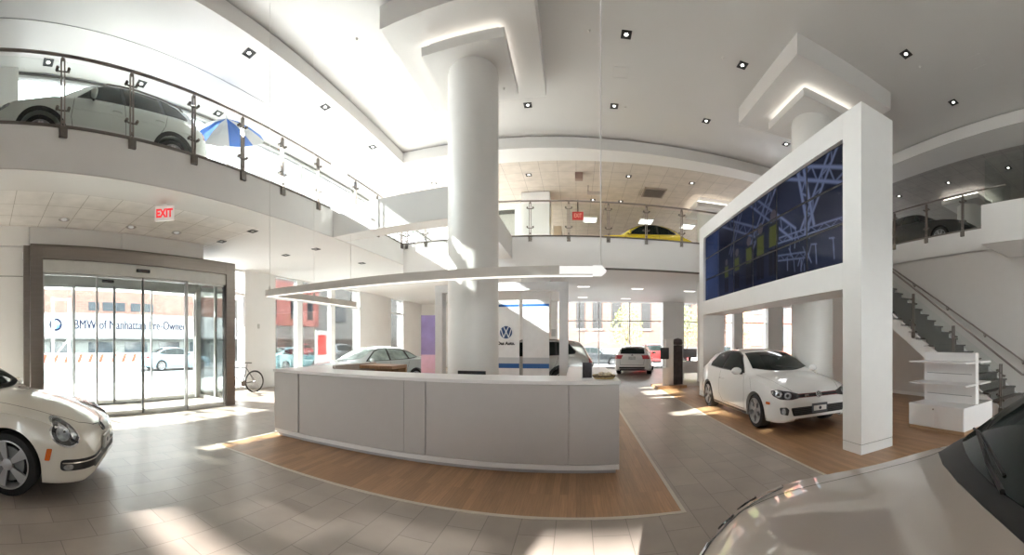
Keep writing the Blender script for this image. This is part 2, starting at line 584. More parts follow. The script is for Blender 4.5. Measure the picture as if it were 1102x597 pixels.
# upper left facade: glass from floor to ceiling
XU = -8.5
m = MB()
m.box(XU - .12, XU, .6, YF, Z2, Z2 + .08); m.box(XU - .12, XU, .6, YF, 7.62, 7.75)
y = 3.3
while y < YF:
    m.box(XU - .12, XU, y - .04, y + .04, Z2, 7.7); y += 3.1
f = m.build('window_8', M_FRAME, kind='structure')
m = MB(); m.box(XU - .07, XU - .055, .6, YF, Z2 + .08, 7.62); m.build('window_pane', M_GLASS, f)
m = MB(); m.box(-8.95, -8.36, -6, .75, Z2, 7.74); m.build('wall_upper_pier', M_WALLR, kind='structure')  # pier carried on out of view as solid wall to block the sun
m = MB(); m.box(-8.6, -6.5, YF - .1, YF + .1, Z2, 7.8); m.box(-6.5, -1.5, YF - .1, YF + .2, Z2, ZS + .05); m.build('wall_upper_corner', M_WHITE, kind='structure')

# back wall (behind the viewpoint) with slots and a window added for their light
YB = -6.0
def holes(x0, x1, z0, z1, hs):
    """rectangles that tile a wall around rectangular openings"""
    xs = sorted({x0, x1, *[h[0] for h in hs], *[h[1] for h in hs]})
    zs = sorted({z0, z1, *[h[2] for h in hs], *[h[3] for h in hs]})
    for a, b in zip(xs[:-1], xs[1:]):
        for c, d in zip(zs[:-1], zs[1:]):
            if not any(h[0] <= a and b <= h[1] and h[2] <= c and d <= h[3] for h in hs):
                yield a, b, c, d
BACK_OPEN = [(-5.1, -3.9, 1.64, 1.74), (-4.9, -4.0, 1.84, 1.89), (-4.2, -2.9, 1.92, 1.97), (-2.65, -.85, 1.8, 2.015), (1.2, 8.6, .3, 3.0)]  # narrow slots shape the floor light patches, the wide opening gives fill
m = MB()
for a, b, c, d in holes(-10.2, 15.2, 0, 7.9, BACK_OPEN):
    m.box(a, b, YB - .2, YB, c, d)
m.build('wall_back', M_WHITE, kind='structure')
for i, (c, d) in enumerate(((.3, 3.0),)):
    m = MB(); m.box(1.2, 8.6, YB - .14, YB - .06, c, c + .06); m.box(1.2, 8.6, YB - .14, YB - .06, d - .06, d)
    for x in (1.2, 3.64, 6.1, 8.54):
        m.box(x, x + .06, YB - .14, YB - .06, c, d)
    f = m.build('window_%d' % (10 + i), M_FRAME, kind='structure')  # unseen window, added as daylight fill for the right side
    m = MB(); m.box(1.2, 8.6, YB - .105, YB - .095, c, d); m.build('window_pane', M_GLASS, f)
# vestibule
XV, XO = -7.65, -9.4
# ================================================================== ENTRANCE VESTIBULE
YA, YZ = .93, 6.0
m = MB()
m.box(XV - .12, XV, YA, 1.19, 0, 3.63); m.box(XV - .12, XV, 5.72, YZ, 0, 3.63); m.box(XV - .12, XV, 1.19, 5.72, 3.33, 3.63)
m.box(XO, XV - .12, YA, YA + .05, 3.33, 3.63); m.box(XO, XV - .12, YZ - .05, YZ, 3.33, 3.63)
m.box(XO, XV, YA, YZ, 3.6, 3.64); m.box(-7.9, XV - .12, .80, YA, 0, 3.63)
m.build('door_1', M_STEEL, kind='structure', bevel=.006)
M_HEAD = pbr('door_header', (.62, .62, .60), .4, .2)
m = MB()
m.box(XV - .16, XV - .03, 1.19, 5.72, 3.07, 3.33); m.box(XV - .16, XV - .03, 1.19, 5.72, 0, .02)
m.build('door_2', M_HEAD, kind='structure', bevel=.005)
m = MB(); m.box(XO - .05, XO + .08, YA, YZ, 3.07, 3.6); m.box(XO - .05, XO + .08, YA, YZ, 0, .02); m.box(XO - .05, XO + .1, 5.86, YZ, 0, 3.6); m.box(XO - .05, XO + .1, YA, 1.1, 0, 3.6)
m.build('door_3', M_HEAD, kind='structure', bevel=.005)
M_DK = pbr('door_rail_dark', (.10, .10, .10), .4, .6)
M_ALU = pbr('aluminium', (.60, .60, .59), .35, .8, var=.03)
def leaf(n, X, y0, y1, dark, top=3.07):
    m = MB()
    w = .028
    m.mi = 0
    m.box(X - .02, X + .02, y0, y0 + w, .02, top); m.box(X - .02, X + .02, y0, y1, .02, .10); m.box(X - .02, X + .02, y0, y1, top - .05, top)
    m.mi = 1
    m.box(X - .025, X + .025, y1 - w, y1, .02, top)
    f = m.build('door_%d' % n, [M_ALU, M_DK if dark else M_ALU], kind='structure')
    m = MB(); m.box(X - .006, X + .006, y0 + w, y1 - w, .10, top - .05); m.build('door_pane', M_GLASS, f)
for k, (a, b, dk) in enumerate([(1.2, 2.38, False), (2.38, 3.48, True), (3.48, 4.6, False), (4.6, 5.7, True)]):
    leaf(10 + k, XV - .09 - (.05 if k in (1, 2) else 0), a, b, dk)
for k, (a, b, dk) in enumerate([(1.12, 2.25, False), (2.25, 3.34, True), (3.34, 4.43, False), (4.43, 5.84, False)]):
    leaf(14 + k, XO + .02 + (.05 if k in (1, 2) else 0), a, b, dk)
for k, y in enumerate((YA + .02, YZ - .02)):
    m = MB(); m.box(XO + .08, XV - .14, y - .03, y + .03, 0, .1); m.box(XO + .08, XV - .14, y - .03, y + .03, 3.25, 3.33); m.box(-8.55, -8.49, y - .03, y + .03, .1, 3.25)
    f = m.build('window_%d' % (20 + k), M_HEAD, kind='structure')
    m = MB(); m.box(XO + .08, XV - .14, y - .006, y + .006, .1, 3.25); m.build('window_pane', M_GLASS, f)
for nm, y, X, lb in (('door_sensor', 3.42, XV - .03, 'black motion sensor above the inner sliding doors'), ('door_sensor', 3.15, XO + .08, 'black motion sensor above the outer sliding doors')):
    t = thing(nm, lb, 'sensor', (X, y, 3.18))
    m = MB(); m.obox((X + .03, y, 3.2), .03, .16, .035); m.build('sensor_housing', M_BLACK, t, bevel=.008)
    m = MB(); m.obox((X + .062, y, 3.19), .004, .09, .016); m.build('sensor_lens', pbr('sensor_lens', (.08, .05, .05), .1), t)

# EXIT sign under the left wing
p = on_z(177, 231, 3.86)
t = thing('exit_sign', 'white EXIT sign with red letters above the entrance doors', 'sign', (p.x, p.y, 3.78))
u = Vector((cos(.55), sin(.55) * 1, 0)); u = Vector((-sin(-1.0), cos(-1.0), 0)).normalized()
rt = Vector((.62, .78, 0)).normalized()
nrm = Vector((rt.y, -rt.x, 0))
c = Vector((p.x, p.y, 3.88))
mm = Matrix((( rt.x, nrm.x, 0), (rt.y, nrm.y, 0), (0, 0, 1))).to_4x4()
m = MB(); m.obox(c, .17, .02, .13, m=mm); m.build('sign_panel', pbr('sign_white', (.8, .78, .75), .4, emit=(1, .9, .85), es=.25), t, bevel=.004)
m = MB(); m.obox(c + Vector((0, 0, .15)), .04, .02, .025, m=mm); m.build('sign_mount', M_WHITE, t)
M_RED = pbr('sign_red', (.75, .03, .04), .5, emit=(1, .04, .05), es=.6)
text_mesh('sign_lettering', 'EXIT', .2, M_RED, t, face_matrix(c + nrm * .021 + Vector((0, 0, -.005)), rt, (0, 0, 1)), bold=.008, squash=.72)

# ================================================================== RECEPTION COUNTER
t = thing('reception_counter', 'long white panelled reception counter on the wooden floor', 'counter', (-2.1, 5.6, 0))
yc = 4.60
m = MB()
m.box(-4.72, .51, yc + .02, yc + .62, .09, 1.10)
m.box(-4.72, -4.1, yc + .62, 6.8, .09, 1.12); m.box(-.1, .51, yc + .62, 7.2, .09, 1.10)
m.build('counter_body', M_COUNTER, t)
m = MB(); m.box(-4.70, .49, yc + .05, yc + .6, 0, .09); m.box(-4.7, -4.12, yc + .6, 6.78, 0, .09); m.box(-.08, .49, yc + .6, 7.18, 0, .09)
m.build('plinth', pbr('plinth_grey', (.45, .44, .45), .45), t)
m = MB(); m.box(-4.74, .53, yc, yc + .03, .055, .115); m.build('skirting', M_LACQ, t, bevel=.003)
for a, b, pr in ((-4.74, -4.185, .0), (-4.175, -2.27, .016), (-2.26, -1.95, .006), (-1.94, -.1, .016), (-.085, .53, .012)):
    m = MB(); m.box(a, b, yc + pr - .012, yc + .03, .125, 1.10); m.build('front_panel', M_COUNTER, t, bevel=.003)
m = MB()
m.prism([(-4.76, yc - .03), (.55, yc - .03), (.55, 7.24), (-.14, 7.24), (-.14, yc + .72), (-4.06, yc + .72), (-4.06, 6.84), (-4.76, 6.84)], 1.105, 1.15)
m.build('countertop', M_LACQ, t, bevel=.004)
m = MB(); m.box(-4.08, -4.02, 5.4, 6.84, .3, 1.20); m.build('inner_screen', pbr('taupe_laminate', (.36, .31, .27), .45), t)
m = MB(); m.box(-4.02, -3.3, 6.2, 6.84, 1.11, 1.17); m.box(-4.02, -3.3, 6.78, 6.84, .2, 1.11); m.build('rear_desk', M_WOOD, t)
t = thing('monitor', 'black monitor edge showing above the counter before the column', 'monitor', (-1.55, 5.6, .75))
m = MB(); m.box(-1.83, -1.38, 5.62, 5.65, .86, 1.175); m.build('screen_panel', M_BLACK, t, bevel=.006)
m = MB(); m.box(-1.63, -1.58, 5.65, 5.68, .72, 1.0); m.box(-1.72, -1.48, 5.58, 5.76, .70, .72); m.build('monitor_stand', M_STEELD, t)
m = MB(); m.box(-3.9, -.2, 5.35, 6.0, .67, .70); m.build('work_surface', pbr('desk_grey', (.5, .48, .46), .5), kids(t)[0].parent if False else bpy.data.objects['reception_counter'])
# brochure holder and basket on the counter's right end
p = on_z(631.5, 406, 1.15)
t = thing('brochure_holder', 'clear acrylic brochure holder with dark leaflet on counter end', 'brochure holder', (p.x, 4.83, 1.15))
m = MB(); x0, y0 = p.x, 4.83
m.prism_x([(y0, 1.15), (y0 + .09, 1.15), (y0 + .09, 1.158), (y0 + .006, 1.158), (y0 + .035, 1.40), (y0 + .027, 1.40)], x0 - .075, x0 + .075)
m.build('acrylic_stand', glass('acrylic', (.93, .94, .95), .35), t)
m = MB(); m.prism_x([(y0 + .010, 1.165), (y0 + .016, 1.165), (y0 + .040, 1.36), (y0 + .034, 1.36)], x0 - .06, x0 + .06); m.build('leaflet', pbr('leaflet_dark', (.035, .03, .035), .5, var=.9, scale=18), t)
p = on_z(650.5, 408, 1.15)
t = thing('basket', 'round woven basket with dark band on the counter end', 'basket', (p.x, 4.88, 1.15))
m = MB(); m.lathe([(.02, 1.15), (.125, 1.15), (.145, 1.175), (.15, 1.20), (.135, 1.20), (.115, 1.165), (.02, 1.165)], (p.x, 4.88, 0), n=28); m.build('basket_bowl', pbr('straw', (.50, .37, .17), .8, var=.35, scale=60), t, smooth=40)
m = MB(); m.lathe([(.147, 1.178), (.153, 1.182), (.153, 1.192), (.147, 1.196)], (p.x, 4.88, 0), n=28); m.build('basket_band', pbr('dark_straw', (.05, .04, .03), .8), t, smooth=40)
m = MB(); rnd = random.Random(4)
for k in range(16):
    a = rnd.random() * 6.28; r = rnd.random() ** .5 * .09
    m.ball((p.x + r * cos(a), 4.88 + r * sin(a), 1.2 + .02 * rnd.random()), .028, .028, .02, 8, 5)
m.build('contents', pbr('sweets', (.62, .55, .42), .4, var=.5, scale=20), t, smooth=60)

# ================================================================== PENDANT LIGHT
t = thing('pendant_light', 'long white L-shaped pendant light hanging over reception counter', 'pendant light', (-2.1, 5.5, 2.43))
M_PEND = pbr('pendant_white', (.62, .58, .54), .5)
m = MB(); m.prism([(-4.92, 4.53), (.2, 4.53), (.2, 4.64), (-4.81, 4.64), (-4.81, 7.3), (-4.92, 7.3)], 2.435, 2.55); m.build('light_body', M_PEND, t, bevel=.004)
m = MB(); m.prism([(-4.905, 4.545), (.2, 4.545), (.2, 4.625), (-4.825, 4.625), (-4.825, 7.29), (-4.905, 7.29)], 2.425, 2.436); m.build('diffuser', emission('pendant_diffuser', (1, .97, .9), 1.3), t)
m = MB(); m.prism_y([(.2, 2.435), (.31, 2.435), (.365, 2.48), (.365, 2.495), (.31, 2.55), (.2, 2.55)], 4.53, 4.64); m.box(-.2, .2, 4.523, 4.531, 2.445, 2.54); m.build('end_diffuser', emission('pendant_end', (1, .98, .94), .95), t, label='bright lit end of the pendant')
for x, y in ((.30, 4.58), (-4.85, 4.58), (-4.85, 5.8), (-4.85, 7.1)):
    m = MB(); m.cyl((x, y, 2.55), (x, y, ZC if x > -4.8 else ZC), .008 if x > 0 else .004, n=6); m.lathe([(.02, 2.55), (.02, 2.58), (.008, 2.62)], (x, y, 0), n=10)
    m.build('cable', pbr('cable_white', (.70, .69, .67), .5), t)

# ================================================================== VIDEO WALL
PX0, PX1, PY0, PY1 = 3.70, 4.37, 3.91, 10.9
M_PORT = pbr('portal_white', (.90, .90, .895), .45, var=.01)
t = thing('display_portal', 'tall white freestanding portal frame holding the video wall', 'display frame', (4.03, 7.4, 0))
m = MB(); m.box(PX0, PX1, PY0, 4.32, .15, 5.07); m.build('near_pillar', M_PORT, t, bevel=.004)
m = MB(); m.box(PX0, PX1, 10.52, PY1, .15, 5.07); m.build('far_pillar', M_PORT, t, bevel=.004)
for a, b in ((PY0, 4.32), (10.52, PY1)):
    m = MB(); m.box(PX0, PX1, a, b, 0.004, .142); m.build('pillar_base', M_PORT, t, bevel=.004)
    m = MB(); m.box(PX0 + .012, PX1 - .012, a + .012, b - .012, .1, .2); m.build('shadow_joint', M_GAP, t)
m = MB(); m.box(PX0, PX1, 4.32, 10.52, 4.69, 5.07); m.build('upper_beam', M_PORT, t)
m = MB(); m.box(PX0, PX1, 4.32, 10.52, 2.42, 2.82); m.build('lower_beam', M_PORT, t)
m = MB(); m.box(PX0 + .12, PX1, 4.32, 10.52, 2.82, 4.69); m.build('back_panel', M_PORT, t)


def seg_d(px, py, ax, ay, bx, by):
    dx, dy = bx - ax, by - ay
    k = max(0, min(1, ((px - ax) * dx + (py - ay) * dy) / (dx * dx + dy * dy)))
    return sqrt((px - ax - k * dx) ** 2 + (py - ay - k * dy) ** 2)


rnd = random.Random(11)
BEAMS = []
def truss(x0, y0, x1, y1, gap, n, w, i):
    """two chords and a zigzag between them"""
    a, b = Vector((x0, y0)), Vector((x1, y1)); d = (b - a).normalized(); q = Vector((-d.y, d.x)) * gap
    for o in (q * 0, q):
        BEAMS.append((*(a + o), *(b + o), w, i))
    for k in range(n):
        p = a.lerp(b, k / n) + (q if k % 2 else q * 0); r = a.lerp(b, (k + 1) / n) + (q * 0 if k % 2 else q)
        BEAMS.append((*p, *r, w * .6, i * .7))
for T in [(-.2, 1.15, 1.9, 1.95, .22, 9, .030, .9), (.1, 2.0, 1.1, .7, .16, 8, .028, .8), (1.0, .75, 1.35, 1.95, .18, 7, .034, 1.), (1.5, .7, 3.3, 1.9, .20, 10, .026, .8),
          (2.0, 1.95, 3.1, .85, .18, 7, .03, .8), (3.0, 1.1, 4.9, 1.85, .2, 9, .026, .75), (3.6, 1.95, 4.3, .95, .14, 6, .026, .6), (.0, .62, 2.2, .74, .1, 12, .014, .8), (1.1, .28, 2.1, .40, .1, 6, .014, .6)]:
    truss(*T)
for k in range(14):
    x = rnd.uniform(.9, 2.2); y = rnd.uniform(.05, .6)
    BEAMS.append((x, y, x + rnd.uniform(-.15, .15), y + rnd.uniform(.1, .3), .012, rnd.uniform(.4, .9)))
for x in (.28, .75):
    BEAMS.append((x, .12, x + .03, .45, .012, 1.)); BEAMS.append((x, .45, x + .13, .47, .012, 1.))
WORK = [(2.2, .72, 1.15), (2.75, .66, 1.05), (3.3, .58, .95), (3.95, .52, .85), (4.6, .46, .75)]
def film(u, v):
    """picture on the video wall; u metres from the near end, v metres up"""
    n = .5 + .5 * sin(u * 2.1 + 1.3) * sin(v * 2.7 + u)
    c = Vector((.020, .026, .055)) * (.5 + .9 * n)
    if u > 5.1:
        c = Vector((.05, .075, .18)) * (.6 + .5 * n)
    b = 0
    for ax, ay, bx, by, w, i in BEAMS:
        dd = seg_d(u, v, ax, ay, bx, by)
        if dd < w * 1.5:
            b = max(b, i * max(0, 1.5 - dd / w))
    c = c + Vector((.155, .19, .32)) * min(1, b) * (1 if u < 2.2 else .6 if u < 5 else .25)
    for x, y, s in WORK:
        du, dv = (u - x) / s, (v - y) / s
        if abs(du) < .15 - .06 * dv and .0 < dv < .36:
            c = Vector((.085, .10, .032))
        elif abs(du) < .19 and .05 < dv < .42:
            c = Vector((.03, .035, .045))
        elif abs(du) < .15 and -.5 < dv <= -.05 and abs(du) > .015:
            c = Vector((.012, .012, .02))
        elif du * du + (dv - .52) ** 2 < .012:
            c = Vector((.09, .08, .10))
    return c


def screen_mat():
    m, nt, out = nodes_of('screen_picture')
    at = nt.nodes.new('ShaderNodeAttribute'); at.attribute_name = 'film'
    e = nt.nodes.new('ShaderNodeEmission'); e.inputs['Strength'].default_value = .5
    g = nt.nodes.new('ShaderNodeBsdfGlossy'); g.inputs['Roughness'].default_value = .12; g.inputs['Color'].default_value = (.018, .018, .02, 1)
    ad = nt.nodes.new('ShaderNodeAddShader')
    nt.links.new(at.outputs['Color'], e.inputs['Color'])
    nt.links.new(e.outputs[0], ad.inputs[0]); nt.links.new(g.outputs[0], ad.inputs[1])
    nt.links.new(ad.outputs[0], out.inputs['Surface'])
    return m


M_FILM = screen_mat()
SY0, SZ0, SW, SH = 4.32, 2.82, 6.2 / 6, 1.87 / 3
ORD = ['nearest the thick pillar', 'second from the thick pillar', 'third from the thick pillar', 'fourth from the thick pillar', 'second from the far end', 'at the far end']
ROWN = ['bottom', 'middle', 'top']
for r in range(3):
    for k in range(6):
        y0, z0 = SY0 + k * SW, SZ0 + r * SH
        t = thing('display_screen', 'video wall screen in the %s row, %s' % (ROWN[r], ORD[k]), 'screen', (PX0 + .1, y0 + SW / 2, z0), group='screens of the video wall')
        m = MB(); m.box(PX0 + .07, PX0 + .12, y0 + .004, y0 + SW - .004, z0 + .004, z0 + SH - .004); m.build('screen_bezel', M_BLACK, t)
        nu, nv = 56, 34
        bm = bmesh.new(); lay = bm.verts.layers.float_color.new('film'); g = [[bm.verts.new((PX0 + .066, y0 + .020 + (SW - .040) * i / nu, z0 + .020 + (SH - .040) * j / nv)) for i in range(nu + 1)] for j in range(nv + 1)]
        for j in range(nv):
            for i in range(nu):
                bm.faces.new((g[j][i], g[j + 1][i], g[j + 1][i + 1], g[j][i + 1]))
        for row in g:
            for v in row:
                v[lay] = (*film(v.co.y - SY0, v.co.z - SZ0), 1)
        mm_ = MB(); mm_.bm = bm; mm_.build('picture', M_FILM, t)

# ================================================================== RAILINGS
M_RAIL = pbr('handrail_metal', (.30, .268, .25), .35, .9, var=.08)
def railing(label, pts, z, post_s, outward, wing=1.0, rail_ext=True, skip=(), glass_skip=()):
    """glass railing along plan polyline pts; posts at distances post_s; outward = side the brackets hang on"""
    P = [Vector((x, y, 0)) for x, y in pts]
    L = [0]
    for a, b in zip(P[:-1], P[1:]):
        L.append(L[-1] + (b - a).length)
    def at(s):
        for i in range(len(P) - 1):
            if s <= L[i + 1] or i == len(P) - 2:
                d = (P[i + 1] - P[i]).normalized()
                return P[i] + d * (s - L[i]), d
    mid, _ = at(L[-1] / 2)
    t = thing('glass_railing', label, 'railing', (mid.x, mid.y, z))
    m = MB(); m.tube([p + Vector((0, 0, z + 1.03)) for p in P], .024, 10); m.build('handrail', M_RAIL, t, smooth=50)
    for s in post_s:
        p, d = at(s); n = Vector((d.y, -d.x, 0)) * outward
        M = Matrix(((d.x, n.x, 0), (d.y, n.y, 0), (0, 0, 1))).to_4x4()
        m = MB()
        for k in (-1, 1):
            m.obox(p + d * .024 * k + Vector((0, 0, z + .42)), .008, .022, .56, m=M)
        for h in (.08, .97):
            m.obox(p + Vector((0, 0, z + h)), .022, .012, .02, m=M)
        m.cyl(p + Vector((0, 0, z + .97)), p + Vector((0, 0, z + 1.02)), .012, n=8)
        po = m.build('rail_post', M_STEEL, t)
        for h in (.24, .80):
            m = MB()
            for k in (-1, 1):
                c = p + Vector((0, 0, z + h))
                m.tube([c, c + d * .06 * k, c + d * .085 * k + Vector((0, 0, .03))], .012, 6)
                m.cyl(c + d * .085 * k - n * .03 + Vector((0, 0, .03)), c + d * .085 * k + n * .03 + Vector((0, 0, .03)), .024, n=10)
            m.build('glass_clamp', M_STEELD, po)
        m = MB(); m.obox(p + n * .02 + Vector((0, 0, z - .08)), .06, .02, .075, m=M); m.build('rail_bracket', M_STEELD, po, bevel=.004)
    E = [0.] + list(post_s) + [L[-1]]
    for k, (a, b) in enumerate(zip(E[:-1], E[1:])):
        if b - a < .12 or k in glass_skip:
            continue
        m = MB(); qa, da = at(a + .03); qb, db = at(b - .03)
        n = Vector((da.y, -da.x, 0)) * .006
        m.prism([(qa + n).xy, (qb + n).xy, (qb - n).xy, (qa - n).xy], z + .07, z + .94)
        m.build('glass_panel', M_RAILGLASS, t)
    return t
railing('glass railing on the left upper floor beside the silver car', [(XL, -3.4), (XL, 6.9)], Z2, [.2, 1.27, 2.35, 3.43] + [4.51, 5.57, 6.67, 7.71, 8.73, 9.85], 1)
railing('short glass railing behind the bridge beam on upper floor', [(XL, 7.6), (XL, 10.62)], Z2, [.35, 1.45, 2.95], 1)
railing('glass railing along the far upper floor before the yellow car', FAR[:4] + [(4.6, 11.23)], Z2, [.12, .75, 1.6, 2.75, 3.95, 4.20 + .87, 5.07 + 1.17, 6.24 + 1.15, 7.39 + 1.12, 8.51 + 1.2], -1)
railing('glass railing on the right upper floor before the black car', [(XR, 4.1), (XR, 11.3)], Z2, [1.31, 2.56, 3.82, 5.05, 6.3], -1)

# landing box and its glass at the upper right
m = MB(); m.box(7.45, XR, -6, 4.02, 3.82, Z2); m.build('mezzanine_landing', M_WHITE, kind='structure', bevel=.004)
t = thing('landing_balustrade', 'frameless glass balustrade on the white landing at right', 'railing', (8.2, 3.9, Z2))
m = MB(); m.box(7.49, 7.505, -4, 1.95, Z2 - .0, Z2 + 1.03); m.build('glass_panel', M_RAILGLASS, t)
m = MB(); m.box(7.49, 7.505, 1.98, 3.95, Z2, Z2 + 1.03); m.build('glass_panel', M_RAILGLASS, t)
m = MB(); m.box(7.52, XR, 3.95, 3.965, Z2, Z2 + 1.03); m.build('glass_panel', M_RAILGLASS, t)

# ================================================================== STAIRCASE
t = thing('staircase', 'straight staircase with white stringer and grey treads at right', 'staircase', (8.15, 6, 0))
sl = .70
def zst(y): return sl * (y - 3.26)
m = MB(); m.prism_x([(3.26, 0.004), (3.82, 0.004), (9.9, .7 * (9.9 - 3.82)), (9.9, zst(9.9)), ], 7.40, 7.47); m.build('stringer', M_WHITE, t, bevel=.003)
m = MB(); m.prism_x([(3.26, 0.004), (3.82, 0.004), (9.9, .7 * (9.9 - 3.82)), (9.9, zst(9.9)), ], 8.84, 8.91); m.build('stringer', M_WHITE, t)
M_TREAD = pbr('tread_grey', (.10, .094, .088), .5, var=.1, scale=20)
k = 0
y = 3.30
while y < 9.7:
    z = zst(y) + .12
    m = MB(); m.box(7.40, 8.93, y, y + .29, z - .04, z); m.box(7.47, 8.84, y + .25, y + .265, z, z + .135)
    m.build('tread', M_TREAD, t)
    y += .25
t = thing('stair_railing', 'glass stair railing with steel handrail along the staircase', 'railing', (7.42, 5, 0))
m = MB()
m.tube([(7.40, 2.75, .90), (7.40, 3.0, .93), (7.40, 9.6, .95 + .70 * 6.6)], .024, 10); m.build('handrail', M_RAIL, t, smooth=50)
for y in (3.5, 4.72, 5.91, 7.1, 8.3):
    zb = zst(y)
    m = MB()
    for s in (-1, 1):
        m.obox((7.39, y + .024 * s, zb + .42), .022, .008, .56)
    m.obox((7.39, y, zb - .05), .022, .05, .07)
    po = m.build('rail_post', M_STEELD, t)
    for h in (.25, .78):
        m = MB()
        for s in (-1, 1):
            m.cyl((7.36, y + .08 * s, zb + h + .06 * s), (7.42, y + .08 * s, zb + h + .06 * s), .024, n=10)
            m.tube([(7.39, y, zb + h), (7.39, y + .08 * s, zb + h + .06 * s)], .012, 6)
        m.build('glass_clamp', M_STEELD, po)
for a, b in ((3.55, 4.67), (4.77, 5.86), (5.96, 7.05), (7.15, 8.25)):
    m = MB(); m.prism_x([(a, zst(a) + .12), (b, zst(b) + .12), (b, zst(b) + .92), (a, zst(a) + .92)], 7.385, 7.397); m.build('glass_panel', M_RAILGLASS, t)
t = thing('wall_handrail', 'steel handrail fixed to the wall above the stairs', 'handrail', (8.86, 5, 1))
m = MB(); m.tube([(8.86, 2.9, .85), (8.86, 3.3, .97), (8.86, 9.3, .97 + .64 * 6)], .022, 10); m.build('rail_bar', M_RAIL, t, smooth=50)
for y in (3.6, 4.7, 5.9, 7.1, 8.3):
    z = .97 + .64 * (y - 3.3)
    m = MB(); m.tube([(8.94, y, z - .09), (8.87, y, z - .08), (8.86, y, z)], .01, 6); m.lathe([(.035, 8.935), (.035, 8.949)], (0, y, z - .09), 'X', 12); m.build('rail_bracket', M_STEEL, t)

# ================================================================== WHITE FRAME, PANELS, BANNER, SHELF
t = thing('partition_frame', 'plain white rectangular frame standing behind the reception desk', 'frame', (-1.85, 9, 0))
M_FRM = pbr('frame_white', (.70, .70, .71), .5)
for a, b in ((-3.52, -3.33), (-.40, -.19)):
    m = MB(); m.box(a, b, 8.95, 9.25, .003, 2.86); m.build('frame_post', M_FRM, t, bevel=.005)
m = MB(); m.box(-3.52, -.19, 8.95, 9.25, 2.86, 3.06); m.build('frame_header', M_FRM, t, bevel=.005)

M_PANEL = pbr('panel_white', (.78, .79, .80), .45)
M_BLUE = pbr('panel_blue', (.015, .10, .33), .45)
M_GREY = pbr('panel_grey', (.50, .52, .55), .45)
def back_panel(label, x0, x1, logo):
    Y = 11.0
    t = thing('exhibition_board', label, 'display board', ((x0 + x1) / 2, Y, 0), group='blue striped display panels')
    z = lambda y: EYE + (HZ - y) / FOC * 11.18
    m = MB(); m.box(x0, x1, Y, Y + .05, .03, z(323)); m.build('panel_board', M_PANEL, t)
    m = MB(); m.box(x0, x1, Y - .004, Y, z(330), z(327.3)); m.build('blue_stripe', M_BLUE, t); m = MB(); m.box(x0, x1, Y - .004, Y, z(396), z(391)); m.build('blue_stripe', M_BLUE, t)
    m = MB(); m.box(x0, x1, Y - .003, Y, z(391), z(384.5)); m.build('grey_stripe', M_GREY, t)
    m = MB(); m.box(x0 + .1, x0 + .14, Y + .05, Y + .3, .0, .03); m.build('panel_foot', M_STEEL, t); m = MB(); m.box(x1 - .14, x1 - .1, Y + .05, Y + .3, 0, .03); m.build('panel_foot', M_STEEL, t)
    if logo:
        c = Vector(((x0 + x1) / 2, Y - .006, z(357.5)))
        R = .21
        m = MB(); m.lathe([(.001, -.012), (R, -.012), (R, 0), (.001, 0)], c, 'Y', 40); m.build('emblem_disc', pbr('emblem_blue', (.02, .06, .17), .3), t, label='round dark blue emblem')
        vw_emblem(t, c + Vector((0, -.014, 0)), Vector((1, 0, 0)), Vector((0, 0, 1)), R, pbr('emblem_silver', (.75, .78, .82), .3, .4))
        text_mesh('slogan', 'Das Auto.', .128, M_BLACK, t, face_matrix(Vector(((x0 + x1) / 2, Y - .005, z(369.5))), (1, 0, 0), (0, 0, 1)), bold=.006)


def vw_emblem(parent, c, right, up, R, mat, name='emblem_letters', th=.006):
    """ring with the V over W strokes"""
    right = right.normalized(); up = up.normalized(); n = right.cross(up)
    m = MB()
    def P(u, v, h=0): return c + right * (u * R) + up * (v * R) + n * h
    N = 40
    rings = []
    for r, h in ((1.0, 0), (1.0, th), (.88, th), (.88, 0)):
        rings.append([P(r * cos(2 * pi * k / N), r * sin(2 * pi * k / N), h) for k in range(N)])
    m.loft(rings + [rings[0]])
    def stroke(a, b, w=.11):
        a, b = Vector(a), Vector(b)
        d = (b - a).normalized(); q = Vector((-d.y, d.x)) * w / 2
        base = [a + q, a - q, b - q, b + q]
        m.loft([[P(v.x, v.y, 0) for v in base], [P(v.x, v.y, th) for v in base]], cap0=True, cap1=True)
    for s in (-1, 1):
        stroke((s * .36, .80), (s * .02, .08))
        stroke((s * .74, .48), (s * .36, -.72))
        stroke((s * .36, -.72), (s * .05, -.03))
    stroke((-.1, .06), (.1, .06), .1); stroke((-.12, -.06), (.12, -.06), .1)
    return m.build(name, mat, parent)


back_panel('white display panel with round emblem and blue stripes', -2.46, -1.675, True)
back_panel('plain white display panel with blue stripes, no emblem', -1.57, -.79, False)

p = (-4.13, 10.2)
t = thing('roll_up_banner', 'tall purple and pink roll-up banner left of column', 'banner', (p[0], p[1], 0), rz=.35)
m = MB(); m.box(-.30, .18, -.008, .008, 1.25, 2.40); m.build('banner_top', pbr('banner_purple', (.36, .30, .62), .5, var=.15, scale=2), t, local=True)
m = MB(); m.box(-.30, .18, -.008, .008, .08, 1.25); m.build('banner_bottom', pbr('banner_pink', (.75, .52, .70), .5, var=.15, scale=2), t, local=True)
m = MB(); m.box(-.33, .21, -.07, .07, 0, .08); m.cyl((-.06, .02, .08), (-.06, .02, 2.4), .012, n=8); m.build('banner_base', M_STEEL, t, local=True)

